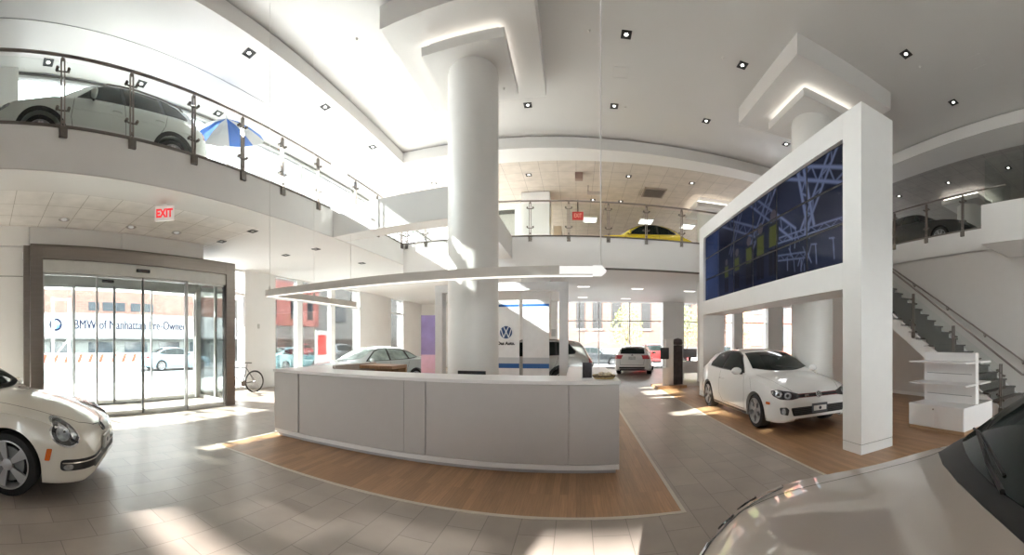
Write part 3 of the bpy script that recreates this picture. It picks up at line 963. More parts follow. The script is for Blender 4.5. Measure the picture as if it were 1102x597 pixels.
t = thing('display_shelf', 'white double-sided display shelf unit beside the stairs', 'display shelf', (6.1, 3.95, 0))
m = MB(); m.box(5.583, 6.657, 3.343, 4.567, .004, .06); m.build('plinth', pbr('plinth_wood', (.42, .28, .17), .5), t)
m = MB(); m.box(5.58, 6.66, 3.34, 4.57, .06, .47); m.build('base_cabinet', M_LACQ, t, bevel=.006)
for a, b in ((3.35, 3.952), (3.958, 4.56)):
    m = MB(); m.box(5.566, 5.582, a, b, .075, .455); d = m.build('cabinet_door', M_LACQ, t, bevel=.002)
m = MB(); m.cyl((5.555, 3.99, .40), (5.57, 3.99, .40), .014, n=12); m.build('lock', M_STEEL, d)
m = MB(); m.box(6.04, 6.16, 3.37, 4.55, .47, 1.42); m.build('back_panel', M_LACQ, t, bevel=.008)
for z in (.62, 1.02):
    m = MB(); m.box(6.034, 6.045, 3.45, 4.47, z - .006, z + .006); m.box(6.155, 6.166, 3.45, 4.47, z - .006, z + .006); m.build('slot_rail', pbr('slot_grey', (.3, .3, .31), .4), t)
for z in (.845, 1.245):
    m = MB(); m.box(5.62, 6.04, 3.33, 4.60, z - .016, z + .016); m.build('shelf', M_LACQ, t, bevel=.003)
    m = MB(); m.box(6.16, 6.58, 3.33, 4.60, z - .016, z + .016); m.build('shelf', M_LACQ, t, bevel=.003)

# kiosk pedestal and desk under the far wing
t = thing('info_kiosk', 'white information pedestal with black screen on wooden base', 'kiosk', (3.3, 12.9, 0))
m = MB(); m.prism([(2.75, 12.5), (3.85, 12.7), (3.75, 13.6), (2.7, 13.4)], .003, .10); m.build('kiosk_base', M_WOOD, t)
m = MB(); m.box(3.12, 3.40, 12.85, 13.05, .10, 1.72); m.build('kiosk_panel', M_LACQ, t, bevel=.01)
m = MB(); m.box(2.92, 3.22, 12.78, 12.86, 1.02, 1.42); m.build('kiosk_screen', M_BLACK, t, bevel=.01)
m = MB(); m.prism([(3.42, 12.9), (3.78, 13.0), (3.78, 13.12), (3.42, 13.02)], .10, 1.5); m.lathe([(.02, 1.5), (.16, 1.52), (.18, 1.6), (.14, 1.72), (.02, 1.76)], (3.6, 13.0, 0), n=20)
m.build('kiosk_display_wing', pbr('wing_dark', (.06, .055, .06), .35, var=.4), t)
m = MB(); m.prism([(2.98, 12.7), (3.2, 12.72), (3.2, 12.78), (2.98, 12.76)], .10, .72); m.build('brochure_rack', M_LACQ, t)
t = thing('office_desk', 'white office desk in the far right window area', 'desk', (5.1, 16, 0))
m = MB(); m.box(4.55, 5.95, 15.7, 16.5, .72, .76); m.build('desktop', M_LACQ, t)
for x in (4.6, 5.85):
    m = MB(); m.box(x, x + .05, 15.75, 16.45, 0, .72); m.build('leg', M_LACQ, t)
m = MB(); m.box(4.65, 5.85, 15.8, 15.83, .25, .72); m.build('modesty_panel', M_LACQ, t)
t = thing('computer_monitor', 'computer monitor on the white office desk', 'monitor', (5.0, 16.1, .76))
m = MB(); m.box(4.7, 5.35, 16.08, 16.12, .92, 1.32); m.build('screen_panel', pbr('monitor_grey', (.25, .27, .30), .3), t, bevel=.008)
m = MB(); m.box(4.98, 5.06, 16.12, 16.15, .77, 1.0); m.box(4.88, 5.16, 16.02, 16.24, .76, .772); m.build('monitor_stand', M_BLACK, t)
# ================================================================== CEILING FIXTURES
M_LAMP = emission('lamp_bulb', (1, .96, .90), 6.0)
M_LAMPOFF = pbr('lamp_bulb_off', (.62, .60, .58), .2)
M_CAN = pbr('lamp_can_black', (.02, .02, .02), .4)
def downlight(p, z, label, s=.10, group='square recessed downlights', lit=True):
    t = thing('downlight', label, 'downlight', (p.x, p.y, z), group=group)
    m = MB()
    R = [[(sx * r, sy * r, h) for sx, sy in ((-1, -1), (1, -1), (1, 1), (-1, 1))] for r, h in ((s, 0), (s, -.012), (s * .84, -.012), (s * .80, -.002))]
    m.loft(R + [[(sx * s * .3, sy * s * .3, -.001) for sx, sy in ((-1, -1), (1, -1), (1, 1), (-1, 1))]], cap0=True, cap1=True)
    m.build('lamp_housing', M_CAN, t, local=True)
    m = MB(); m.lathe([(.01, -.012), (s * .26, -.011), (s * .38, -.006), (s * .36, -.0015), (.01, -.0015)], n=14); m.build('lamp', M_LAMP if lit else M_LAMPOFF, t, local=True, smooth=60)
    t['lit'] = lit
    return t
for x, y, lb in [(674, 37, 'large square downlight in the ceiling right of the column plate'),
                 (799, 70, 'square downlight left of the stepped plate over the video wall'),
                 (975, 58, 'square downlight right of the stepped plate over the video wall'),
                 (1026, 110, 'square downlight near the curved soffit at upper right'),
                 (568, 113, 'square downlight directly right of the round column top'),
                 (661, 114, 'square downlight in mid ceiling, above the far soffit line'),
                 (760, 130, 'square downlight between mid ceiling and the video wall'),
                 (846, 155, 'square downlight just above the video wall top edge')]:
    downlight(on_z(x, y, ZC), ZC, lb)
for x, y, lb in [(268, 57, 'square downlight nearest the camera in the left soffit'),
                 (350, 115, 'square downlight second along the left soffit'),
                 (401, 158, 'square downlight third along the left soffit, before the column')]:
    downlight(on_z(x, y, ZS), ZS, lb)
for x, y, lb in [(52, 67, 'downlight above the bonnet of the silver upstairs car'),
                 (152, 90, 'downlight above the roof of the silver upstairs car'),
                 (235, 122, 'downlight above the blue and white umbrella')]:
    downlight(on_z(x, y, 7.75), 7.75, lb, .11)
for x, y, lb in [(569, 188, 'downlight in upper tiled ceiling, nearest the column'),
                 (676.5, 189.6, 'downlight in upper tiled ceiling, above the yellow car railing'),
                 (744.5, 197, 'downlight in upper tiled ceiling, left of the glowing column plate'),
                 (668, 216.5, 'small deep downlight in upper tiled ceiling, above yellow car'),
                 (638, 215, 'small deep downlight in upper tiled ceiling, near the exit sign'),
                 (467, 197, 'downlight in upper ceiling just left of the column')]:
    downlight(on_z(x, y, ZS + .02), ZS + .02, lb, .1)
for x, y, lb in [(1020.5, 196.5, 'downlight above the black upstairs car at right'),
                 (1085, 180.5, 'downlight seen through the landing glass at right edge'),
                 (967.5, 211, 'dim downlight beside the portal pillar, upper right')]:
    downlight(on_z(x, y, ZS + .02), ZS + .02, lb, .1)
for x, y, lb in [(271.7, 248.6, 'square downlight under the left wing, above the white pier'),
                 (238.5, 259.6, 'square downlight under the left wing, above the doors right end'),
                 (340, 267.8, 'square downlight under the left wing, below the bridge beam end'),
                 (307.5, 274.4, 'small downlight right of the white pier top'),
                 (389.4, 283, 'small downlight above the left end of the pendant bar')]:
    downlight(on_z(x, y, ZL), ZL, lb, .09, lit=False)
# round fittings in the entrance ceiling
for x, y, lb in [(69, 236, 'round recessed light nearest the left wall, above entrance'), (141, 244, 'round recessed light above the middle of the entrance'), (190, 250, 'round recessed light right of the exit sign')]:
    p = on_z(x, y, ZL)
    t = thing('ceiling_light', lb, 'ceiling light', (p.x, p.y, ZL), group='round recessed entrance lights')
    m = MB(); m.lathe([(.11, 0), (.115, -.01), (.09, -.012), (.085, -.001), (.01, -.001)], n=24); m.build('trim_ring', pbr('lamp_ring', (.45, .42, .40), .5), t, local=True, smooth=40)
    m = MB(); m.lathe([(.01, -.02), (.05, -.018), (.06, -.002), (.01, -.002)], n=16); m.build('lamp', emission('soft_lamp', (1, .95, .88), .45), t, local=True)
# bright flat panels in far ceilings
for x, y, lb in [(635, 235.5, 'bright rectangular ceiling panel beside the upper exit sign'), (695, 237.5, 'bright rectangular ceiling panel above the yellow car roof'), (740, 243, 'bright ceiling panel right of the yellow car')]:
    p = on_z(x, y, ZS + .02)
    t = thing('panel_light', lb, 'ceiling light', (p.x, p.y, ZS), group='upper ceiling light panels')
    m = MB(); m.box(-.33, .33, -.36, .36, -.03, .02); m.build('light_frame', M_WHITE, t, local=True)
    m = MB(); m.box(-.29, .29, -.32, .32, -.036, -.028); m.build('diffuser', emission('panel_diffuser', (1, .97, .92), 3.2), t, local=True)
for x, y, lb in [(628, 308, 'bright ceiling slot light nearest the pendant end'), (686, 310.3, 'bright ceiling slot light above the white estate car'), (742, 313, 'bright ceiling slot light beside the portal'),
                 (627, 319.6, 'far ceiling slot light above the tall brick windows'), (673.5, 321, 'farthest ceiling slot light near the window head')]:
    p = on_z(x, y, ZL)
    t = thing('slot_light', lb, 'ceiling light', (p.x, p.y, ZL), group='lower ceiling slot lights')
    m = MB(); m.box(-.28, .28, -.12, .12, -.02, .01); m.build('light_frame', M_WHITE, t, local=True)
    m = MB(); m.box(-.25, .25, -.09, .09, -.026, -.018); m.build('diffuser', emission('panel_diffuser', (1, .97, .92), 3.2), t, local=True)
# vents, detectors, sprinklers
p = on_z(703.5, 206.8, ZS + .02)
t = thing('air_vent', 'dark slotted air vent in the upper tiled ceiling', 'vent', (p.x, p.y, ZS))
m = MB(); m.box(-.42, .42, -.42, .42, -.03, .02); m.build('vent_frame', pbr('vent_brown', (.36, .30, .26), .6), t, local=True)
for k in range(7):
    m = MB(); m.obox((0, -.3 + .1 * k, -.04), .36, .035, .006, m=Matrix.Rotation(.5, 4, 'X')); m.build('vent_slat', pbr('vent_slat', (.22, .18, .15), .6), t, local=True)
for x, y, z, lb in [(668, 78, ZC, 'square access panel outline in the gloss ceiling'), (1051, 66, ZC, 'square access panel at the ceiling upper right')]:
    p = on_z(x, y, z)
    m = MB()
    for s in (-1, 1):
        m.box(p.x - .17, p.x + .17, p.y + s * .17 - .006, p.y + s * .17 + .006, z - .004, z + .002); m.box(p.x + s * .17 - .006, p.x + s * .17 + .006, p.y - .17, p.y + .17, z - .004, z + .002)
    m.box(p.x - .16, p.x + .16, p.y - .16, p.y + .16, z - .002, z + .002)
    m.build('access_panel', M_GLOSSCEIL, label=lb, cat='access panel')
for x, y, z, lb in [(634, 33, ZC, 'sprinkler cap near the big downlight'), (778, 62, ZC, 'sprinkler cap left of the video wall plate'), (990, 72, ZC, 'sprinkler cap right of the video wall plate'), (384, 42, ZC, 'sprinkler cap in the ceiling left of the column plate'),
                    (970, 137, ZC, 'sprinkler cap beside the portal top'), (673, 115, ZC, 'sprinkler cap right of mid ceiling downlight'), (542, 95, 6.93, 'sprinkler cap under the small column plate')]:
    p = on_z(x, y, z)
    m = MB(); m.lathe([(.035, z + .001), (.035, z - .006), (.02, z - .01), (.012, z - .03), (.02, z - .034), (.005, z - .036)], (p.x, p.y, 0), n=14)
    m.build('ceiling_sprinkler', pbr('sprinkler_white', (.62, .6, .58), .5), label=lb, cat='sprinkler', smooth=40)
p = on_z(623, 187, ZS)
m = MB(); m.box(p.x - .13, p.x + .13, p.y - .1, p.y + .1, ZS - .2, ZS + .02); m.build('ceiling_speaker', pbr('speaker_brown', (.30, .20, .17), .5), label='small brown box hanging from upper tiled ceiling', cat='speaker', bevel=.01)
p = on_z(640, 200, ZS)
t = thing('hanging_sign', 'small white bracket sign hanging from upper tiled ceiling', 'sign', (p.x, p.y, ZS - .35))
m = MB(); m.box(p.x - .27, p.x + .27, p.y - .02, p.y + .02, ZS - .33, ZS - .20); m.build('sign_board', pbr('sign_tan', (.52, .45, .40), .5), t)
m = MB(); m.cyl((p.x - .24, p.y, ZS - .2), (p.x - .24, p.y, ZS + .02), .012, n=8); m.build('hanger', M_STEELD, t); m = MB(); m.cyl((p.x + .24, p.y, ZS - .2), (p.x + .24, p.y, ZS + .02), .012, n=8); m.build('hanger', M_STEELD, t)
p = on_y(621.8, 232, 15)
t = thing('exit_sign', 'red illuminated exit sign hanging upstairs behind far railing', 'sign', (p.x, p.y, p.z - .2))
m = MB(); m.box(p.x - .22, p.x + .22, p.y, p.y + .06, p.z - .16, p.z + .16); m.build('sign_panel', pbr('upper_sign_red', (.45, .04, .04), .5, emit=(1, .08, .06), es=.22), t, bevel=.008)
m = MB(); m.box(p.x - .025, p.x + .025, p.y + .02, p.y + .04, p.z + .16, ZS + .03); m.build('sign_mount', M_STEELD, t)
text_mesh('sign_lettering', 'EXIT', .22, pbr('upper_sign_pale', (.75, .35, .3), .5, emit=(1, .5, .4), es=.3), t, face_matrix(Vector((p.x, p.y - .002, p.z)), (1, 0, 0), (0, 0, 1)), bold=.004, squash=.7)
# wall thermostat-like plates
p = on_y(595, 358, YF)
m = MB(); m.box(p.x - .16, p.x + .16, YF - .03, YF, p.z - .22, p.z + .22); m.build('wall_plate', pbr('plate_grey', (.55, .55, .55), .5), label='small grey plate on white wall behind the panels', cat='wall plate', bevel=.01)
m = MB(); p = on_x(278, 351, XF + .05); m.box(XF + .05, XF + .075, p.y - .05, p.y + .05, p.z - .08, p.z + .08); m.build('wall_switch', pbr('switch_grey', (.6, .6, .58), .5), label='small switch plate on the white entrance pier', cat='switch', bevel=.005)
# ================================================================== CARS
def pchip(pts):
    xs = [p[0] for p in pts]; ys = [p[1] for p in pts]; n = len(xs)
    h = [xs[i + 1] - xs[i] for i in range(n - 1)]
    d = [(ys[i + 1] - ys[i]) / h[i] for i in range(n - 1)]
    m = [0.] * n
    m[0], m[-1] = d[0], d[-1]
    for i in range(1, n - 1):
        if d[i - 1] * d[i] > 0:
            w1, w2 = 2 * h[i] + h[i - 1], h[i] + 2 * h[i - 1]
            m[i] = (w1 + w2) / (w1 / d[i - 1] + w2 / d[i])
    def f(x):
        if x <= xs[0]: return ys[0]
        if x >= xs[-1]: return ys[-1]
        for i in range(n - 1):
            if x <= xs[i + 1]:
                break
        t = (x - xs[i]) / h[i]
        return ((1 + 2 * t) * (1 - t) ** 2 * ys[i] + t * (1 - t) ** 2 * h[i] * m[i] + t * t * (3 - 2 * t) * ys[i + 1] + t * t * (t - 1) * h[i] * m[i + 1])
    return f


M_CARGLASS = pbr('car_glass', (.010, .016, .015), .04, coat=0., var=.2, scale=2, spec=.22)
M_PALEGLASS = pbr('car_glass_pale', (.34, .42, .40), .05, var=.35, scale=3)
M_TRIM = pbr('car_trim_black', (.012, .012, .013), .4, var=.1)
M_SEAM = pbr('panel_seam', (.02, .02, .02), .8)
M_DARKIN = pbr('underbody_black', (.008, .008, .008), .9)
M_RIM = pbr('rim_silver', (.42, .42, .43), .32, .4, var=.03)
M_RIMB = pbr('rim_bright', (.72, .72, .73), .35, .15, var=.03)
M_LENS = pbr('lens_clear', (.45, .47, .49), .08, .6, coat=1., var=.35, scale=25)
M_LENSIN = pbr('lens_dark', (.05, .052, .056), .15, .5, coat=1.)
M_TAIL = pbr('lens_red', (.38, .012, .018), .15, coat=1., var=.25, scale=14)
M_AMBER = pbr('lens_amber', (.65, .13, .015), .25, coat=.6)
M_PLATE = pbr('licence_plate', (.55, .55, .55), .5, var=.2, scale=12)
def paint(name, col, metal=0., rough=.28, coat=1.):
    return pbr('paint_' + name, col, rough, metal, coat=coat, var=.012, scale=3)


class Car:
    """lofted body shell with arches; every pane, lamp and trim is wrapped onto the shell"""
    def __init__(self, name, label, cat, sp, loc, heading, mat, group=None, wheel='five'):
        self.sp = sp
        self.f = {k: pchip(sp[k]) for k in ('top', 'belt', 'wid', 'rail', 'low', 'drop')}
        self.L = sp['top'][-1][0]
        self.root = thing(name, label, cat, loc, heading + pi, group)
        self.off = Vector((-self.L / 2, 0, 0))
        self.mat = mat
        self.body()
        self.wheels(wheel)

    def side_y(self, s, z):
        w = self.f['wid'](s); zb = self.f['belt'](s); zm = self.sp.get('zm', .52)
        if z < zm:
            k = (zm - z) / zm
            return w * (1 - .10 * k * k)
        k = min(1, (z - zm) / max(.05, zb - zm))
        return w * (1 - self.sp.get('tuck', .045) * k * k)

    def section(self, s):
        F = self.f; sp = self.sp
        zl = F['low'](s); r, R = sp['r'], sp['arch']
        for ax in sp['axles']:
            if abs(s - ax) < R:
                zl = max(zl, r + sqrt(R * R - (s - ax) ** 2) * sp.get('archk', 1.0))
        zb = F['belt'](s); zt = F['top'](s)
        zb = min(zb, zt - .004)
        zl = min(zl, zb - .03)
        pts = [(max(.02, self.side_y(s, zl) - .16), zl), (self.side_y(s, zl) - .006, zl)]
        nA = 11
        for i in range(nA + 1):
            z = zl + (zb - zl) * i / nA
            pts.append((self.side_y(s, z), z + (.004 if i == 0 else 0)))
        wsh = self.side_y(s, zb)
        wr = min(F['rail'](s), wsh - .02); zr = max(zb + .002, zt - F['drop'](s))
        zr = min(zr, zt - .001)
        q0 = Vector((wsh, zb)); C = Vector((wr, zr))
        rad = sp.get('round', .22)
        ql = q0.lerp(C, 1 - rad)
        cr = lambda y: zt - (zt - zr) * (abs(y) / max(wr, .01)) ** 2.2
        y2 = wr * (1 - rad * .8); qr = Vector((y2, cr(y2)))
        sh = Vector((wsh - (wsh - C.x) * .02, zb))
        for i in range(1, 7):
            v = sh.lerp(ql, i / 6); pts.append((v.x, v.y))
        for i in range(1, 6):
            t = i / 6
            v = ql * (1 - t) ** 2 + C * (2 * t * (1 - t)) + qr * t * t; pts.append((v.x, v.y))
        for i in range(0, 7):
            y = y2 * (1 - i / 6); pts.append((y, cr(y)))
        return pts

    def body(self):
        sp = self.sp; L = self.L
        S = set([0, .008, .02, .04, .07, .1, .14, .19, .25, .31] + [L - v for v in (0, .008, .02, .04, .07, .1, .14, .19, .25)])
        n = sp.get('n', 56)
        S |= {L * i / n for i in range(n + 1)}
        R = sp['arch']
        A = set()
        for ax in sp['axles']:
            S = {s for s in S if abs(s - ax) > R + .012}
            for k in range(25):
                A.add(ax - R * cos(pi * k / 24) * .99999)
            A |= {ax - R - .002, ax + R + .002}
        S = sorted(S | A)
        bm = bmesh.new(); rows = []
        for s in S:
            h = self.section(s)
            full = [(s, -y, z) for y, z in h] + [(s, y, z) for y, z in h[-2::-1]]
            rows.append([bm.verts.new(Vector(p) + self.off) for p in full])
        N = len(rows[0])
        for a, b in zip(rows[:-1], rows[1:]):
            for j in range(N - 1):
                bm.faces.new((a[j], b[j], b[j + 1], a[j + 1]))
        # noses: close both ends with strips between the two halves
        for row, rev in ((rows[0], False), (rows[-1], True)):
            h = N // 2
            for j in range(h):
                q = [row[j], row[j + 1], row[N - 2 - j], row[N - 1 - j]]
                q = list(dict.fromkeys(q))
                if len(q) > 2:
                    try: bm.faces.new(q if not rev else q[::-1])
                    except ValueError: pass
        bmesh.ops.recalc_face_normals(bm, faces=bm.faces[:])
        if sum(f.normal.z * f.calc_area() for f in bm.faces) < 0:
            bmesh.ops.reverse_faces(bm, faces=bm.faces[:])
        self.bvh = BVHTree.FromBMesh(bm)
        me = bpy.data.meshes.new('body'); bm.to_mesh(me); bm.free()
        me.materials.append(self.mat)
        me.polygons.foreach_set('use_smooth', [True] * len(me.polygons)); me.set_sharp_from_angle(angle=radians(50))
        o = bpy.data.objects.new('body', me); COL.objects.link(o); o.parent = self.root
        self.body_o = o
        # dark floor pan and wheel wells inside
        m = MB()
        a0, a1 = sp['axles']
        hw = min(self.f['wid'](a0), self.f['wid'](a1)) - .27
        m.box(.3, L - .3, -hw, hw, sp['low'][1][1] + .02, .62)
        m.box(a0 + R + .02, a1 - R - .02, -hw - .16, hw + .16, sp['low'][1][1] + .03, .5)
        for v in m.bm.verts: v.co += self.off
        m.build('underbody', M_DARKIN, self.root, local=True)

    # ---- wrapping
    def frame(self, yaw, ref):
        a = radians(yaw)
        d = Vector((cos(a), sin(a), 0))           # looking direction (0 = from the nose backwards, 90 = towards +y)
        u = Vector((-sin(a), cos(a), 0))
        o = Vector((ref[0], ref[1], 0)) + self.off
        return o, u, d

    def cast(self, o, u, d, p, top=False):
        if top:
            P = Vector((p[0], p[1], 5)) + self.off; D = Vector((0, 0, -1))
        else:
            P = o + u * p[0] + Vector((0, 0, p[1])) - d * 6; D = d
        hit, n, i, dist = self.bvh.ray_cast(P, D)
        if hit is None:
            hit, n, i, dist = self.bvh.find_nearest(P + D * 6 if not top else P)
        if n.dot(D) > 0: n = -n
        return hit, n

    def patch(self, name, poly, yaw, mat, ref=(0, 0), eps=.004, parent=None, cell=.05, top=False, mirror=False, rnd=0, label=None):
        """solid skin piece: polygon (u, z) seen along yaw, wrapped on the body, eps proud of it"""
        if rnd:
            poly = round_poly(poly, rnd)
        o, u, d = self.frame(yaw, ref)
        bm = bmesh.new()
        bm.faces.new([bm.verts.new((p[0], p[1], 0)) for p in poly])
        for ax in (0, 1):
            lo, hi = min(p[ax] for p in poly), max(p[ax] for p in poly)
            k = max(1, int((hi - lo) / cell))
            for i in range(1, k):
                co = [0, 0, 0]; co[ax] = lo + (hi - lo) * i / k
                no = [0, 0, 0]; no[ax] = 1
                bmesh.ops.bisect_plane(bm, geom=bm.verts[:] + bm.edges[:] + bm.faces[:], plane_co=co, plane_no=no, dist=1e-5)
        nrm = {}
        for v in bm.verts:
            h, n = self.cast(o, u, d, v.co, top)
            nrm[v] = n; v.co = h + n * eps
        ret = bmesh.ops.extrude_edge_only(bm, edges=[e for e in bm.edges if e.is_boundary])
        new = [v for v in ret['geom'] if isinstance(v, bmesh.types.BMVert)]
        for v in new:
            src = min((e.other_vert(v) for e in v.link_edges if e.other_vert(v) in nrm), key=lambda w: (w.co - v.co).length)
            v.co = v.co - nrm[src] * (eps + .004)
        bmesh.ops.recalc_face_normals(bm, faces=bm.faces[:])
        big = max(bm.faces, key=lambda f: f.calc_area())
        vv = next((v for v in big.verts if v in nrm), None)
        if vv is not None and big.normal.dot(nrm[vv]) < 0:
            bmesh.ops.reverse_faces(bm, faces=bm.faces[:])
        mb = MB(); mb.bm.free(); mb.bm = bm
        par = parent or self.root
        ob = mb.build(name, mat, par, local=True, smooth=40, fixn=False, label=label)
        if mirror:
            o2 = self.patch(name, [(-p[0], p[1]) if not top else (p[0], -p[1]) for p in poly[::-1]], -yaw if abs(yaw) != 0 and yaw != 180 else yaw, mat, (ref[0], -ref[1]), eps, parent, cell, top, label=label)
            return ob, o2
        return ob

    def both(self, name, poly_sz, mat, **k):
        """side patch given in (s, z), on both flanks"""
        out = []
        for sgn in (-1, 1):
            # looking towards +y from -y: yaw 90, u = -x ; from +y: yaw -90, u = +x
            if sgn < 0: out.append(self.patch(name, [(-s, z) for s, z in poly_sz], 90, mat, **k))
            else: out.append(self.patch(name, [(s, z) for s, z in poly_sz], -90, mat, **k))
        return out

    def line(self, name, pts, w, yaw, mat=None, ref=(0, 0), eps=.002, top=False, parent=None):
        P = [Vector(p) for p in pts]
        A, B = [], []
        dense = []
        for a, b in zip(P[:-1], P[1:]):
            k = max(1, int((b - a).length / .04))
            dense += [a.lerp(b, i / k) for i in range(k)]
        dense.append(P[-1])
        o, u, d = self.frame(yaw, ref)
        m = MB()
        L, R = [], []
        for i, p in enumerate(dense):
            a = dense[max(0, i - 1)]; b = dense[min(len(dense) - 1, i + 1)]
            t = (b - a).normalized(); q = Vector((-t.y, t.x)) * w / 2
            for lst, pp in ((L, p + q), (R, p - q)):
                h, n = self.cast(o, u, d, pp, top)
                lst.append(m.bm.verts.new(h + n * eps))
        for i in range(len(L) - 1):
            m.f([L[i], R[i], R[i + 1], L[i + 1]])
        return m.build(name, mat or M_SEAM, parent or self.body_o, local=True, smooth=60)

    def both_line(self, name, pts, w, **k):
        self.line(name, [(-s, z) for s, z in pts], w, 90, **k); self.line(name, pts, w, -90, **k)

    # ---- wheels
    def wheels(self, style):
        sp = self.sp; r = sp['r']; first = None
        for ax in sp['axles']:
            for sgn in (-1, 1):
                yw = self.f['wid'](ax) - sp.get('inset', .02)
                loc = Vector((ax, sgn * yw, r)) + self.off
                if first is None:
                    first = make_wheel(self.root, r, sp.get('rimr', r * .72), style)
                    w = first
                else:
                    w = copy_tree(first, self.root)
                w.location = loc
                w.rotation_euler = (0, 0, 0 if sgn < 0 else pi)

    def handle_set(self, pts, mat=None):
        for s, z in pts:
            for sgn in (-1, 1):
                y = self.side_y(s, z) * sgn
                m = MB()
                a = Vector((s - .09, y, z)) + self.off; b = Vector((s + .09, y, z)) + self.off
                out = Vector((0, sgn * .035, 0))
                m.tube([a, a + out * .9 + Vector((.02, 0, 0)), (a + b) / 2 + out, b + out * .9 - Vector((.02, 0, 0)), b], [.010, .013, .014, .013, .010], 8)
                m.build('door_handle', mat or self.mat, self.root, local=True, smooth=50)

    def mirrors(self, s, z, mat=None, size=1.):
        for sgn in (-1, 1):
            y = self.side_y(s, z - .05) * sgn * .97
            c = Vector((s, y + sgn * .13, z + .05)) + self.off
            m = MB(); m.ball(c, .075 * size, .115 * size, .075 * size, 14, 10); 
            for v in m.bm.verts:
                if v.co.x > c.x + .03: v.co.x = c.x + .03
            o = m.build('wing_mirror', mat or self.mat, self.root, local=True, smooth=50)
            m = MB(); m.tube([Vector((s + .01, y, z - .01)) + self.off, c + Vector((0, -sgn * .05, -.04))], .025, 8); m.build('mirror_arm', M_TRIM, o, local=True)
            m = MB(); m.ball(c + Vector((.031, 0, 0)), .003, .095 * size, .06 * size, 14, 8); m.build('mirror_glass', M_CHROME, o, local=True)


def round_poly(poly, r, n=4):
    out = []
    k = len(poly)
    for i in range(k):
        p = Vector(poly[i]); a = Vector(poly[i - 1]); b = Vector(poly[(i + 1) % k])
        da, db = (a - p), (b - p)
        ra = min(r, da.length * .45); rb = min(r, db.length * .45)
        pa = p + da.normalized() * ra; pb = p + db.normalized() * rb
        for j in range(n + 1):
            t = j / n
            v = pa * (1 - t) ** 2 + p * 2 * t * (1 - t) + pb * t * t
            out.append((v.x, v.y))
    return out


def ellipse(cx, cz, rx, rz, n=28, rot=0.):
    return [(cx + rx * cos(2 * pi * k / n) * cos(rot) - rz * sin(2 * pi * k / n) * sin(rot), cz + rx * cos(2 * pi * k / n) * sin(rot) + rz * sin(2 * pi * k / n) * cos(rot)) for k in range(n)]


def make_wheel(root, r, rr, style):
    """wheel centred on its hub; outer face towards -y"""
    w = .215
    m = MB(); m.lathe([(rr, 0.0), (rr + .012, -.012), (r - .05, -.010), (r - .012, .004), (r, .03), (r, w - .03), (r - .012, w - .004), (rr, w)], axis='Y', n=44, cap=False)
    tyre = m.build('wheel', M_RUBBER, root, local=True, smooth=35)
    m = MB(); m.lathe([(rr + .006, -.006), (rr - .008, -.008), (rr - .016, .012), (rr - .03, .10), (rr - .03, w - .01), (rr, w - .004)], axis='Y', n=44, cap=False)
    rim = m.build('rim', M_RIM, tyre, local=True, smooth=35)
    # spokes
    ms, mc = MB(), None
    def spoke(a, w0, w1, r0, r1, th=.022, y0=.012, y1=.006, mb=None):
        mb = mb or ms
        u = Vector((cos(a), 0, sin(a))); v = Vector((-sin(a), 0, cos(a)))
        P = [u * r0 - v * w0, u * r0 + v * w0, u * r1 + v * w1, u * r1 - v * w1]
        f = [p + Vector((0, y0 if i < 2 else y1, 0)) for i, p in enumerate(P)]
        b = [p * .995 + Vector((0, (y0 if i < 2 else y1) + th, 0)) for i, p in enumerate(P)]
        mb.loft([f, b], cap0=True, cap1=True)
    e = rr - .012
    if style == 'five':            # five wide spokes, each with a small oval end
        for k in range(5):
            a = pi / 2 + 2 * pi * k / 5
            spoke(a, .034, .030, .05, e * .62); spoke(a, .034, .052, e * .6, e, y0=.010, y1=.004)
            for s in (-1, 1):
                spoke(a + s * .34, .009, .02, e * .66, e, y0=.012, y1=.005)
    elif style == 'twin':          # paired thin spokes
        for k in range(5):
            a = pi / 2 + 2 * pi * k / 5
            for s in (-1, 1):
                spoke(a + s * .13, .016, .020, .055, e)
    elif style == 'fan':           # five broad tapering blades
        for k in range(5):
            a = pi / 2 + .3 + 2 * pi * k / 5
            spoke(a, .022, .056, .05, e, th=.03)
    else:
        for k in range(8):
            spoke(pi / 8 + 2 * pi * k / 8, .02, .022, .05, e)
    ms.build('spokes', M_RIMB if style == 'twin' else M_RIM, tyre, local=True)
    m = MB(); m.lathe([(.001, -.002), (.035, -.001), (.062, .008), (.07, .04)], axis='Y', n=20); m.build('hub', M_RIM, tyre, local=True, smooth=40)
    m = MB(); m.lathe([(.07, .055), (rr - .07, .055), (rr - .07, .075), (.07, .075)], axis='Y', n=30); m.build('brake_disc', pbr('brake_disc', (.18, .18, .18), .5, .7), tyre, local=True)
    m = MB(); m.lathe([(.001, .12), (rr - .03, .12), (rr - .03, .14), (.001, .14)], axis='Y', n=30); m.build('wheel_back', M_DARKIN, tyre, local=True)
    return tyre
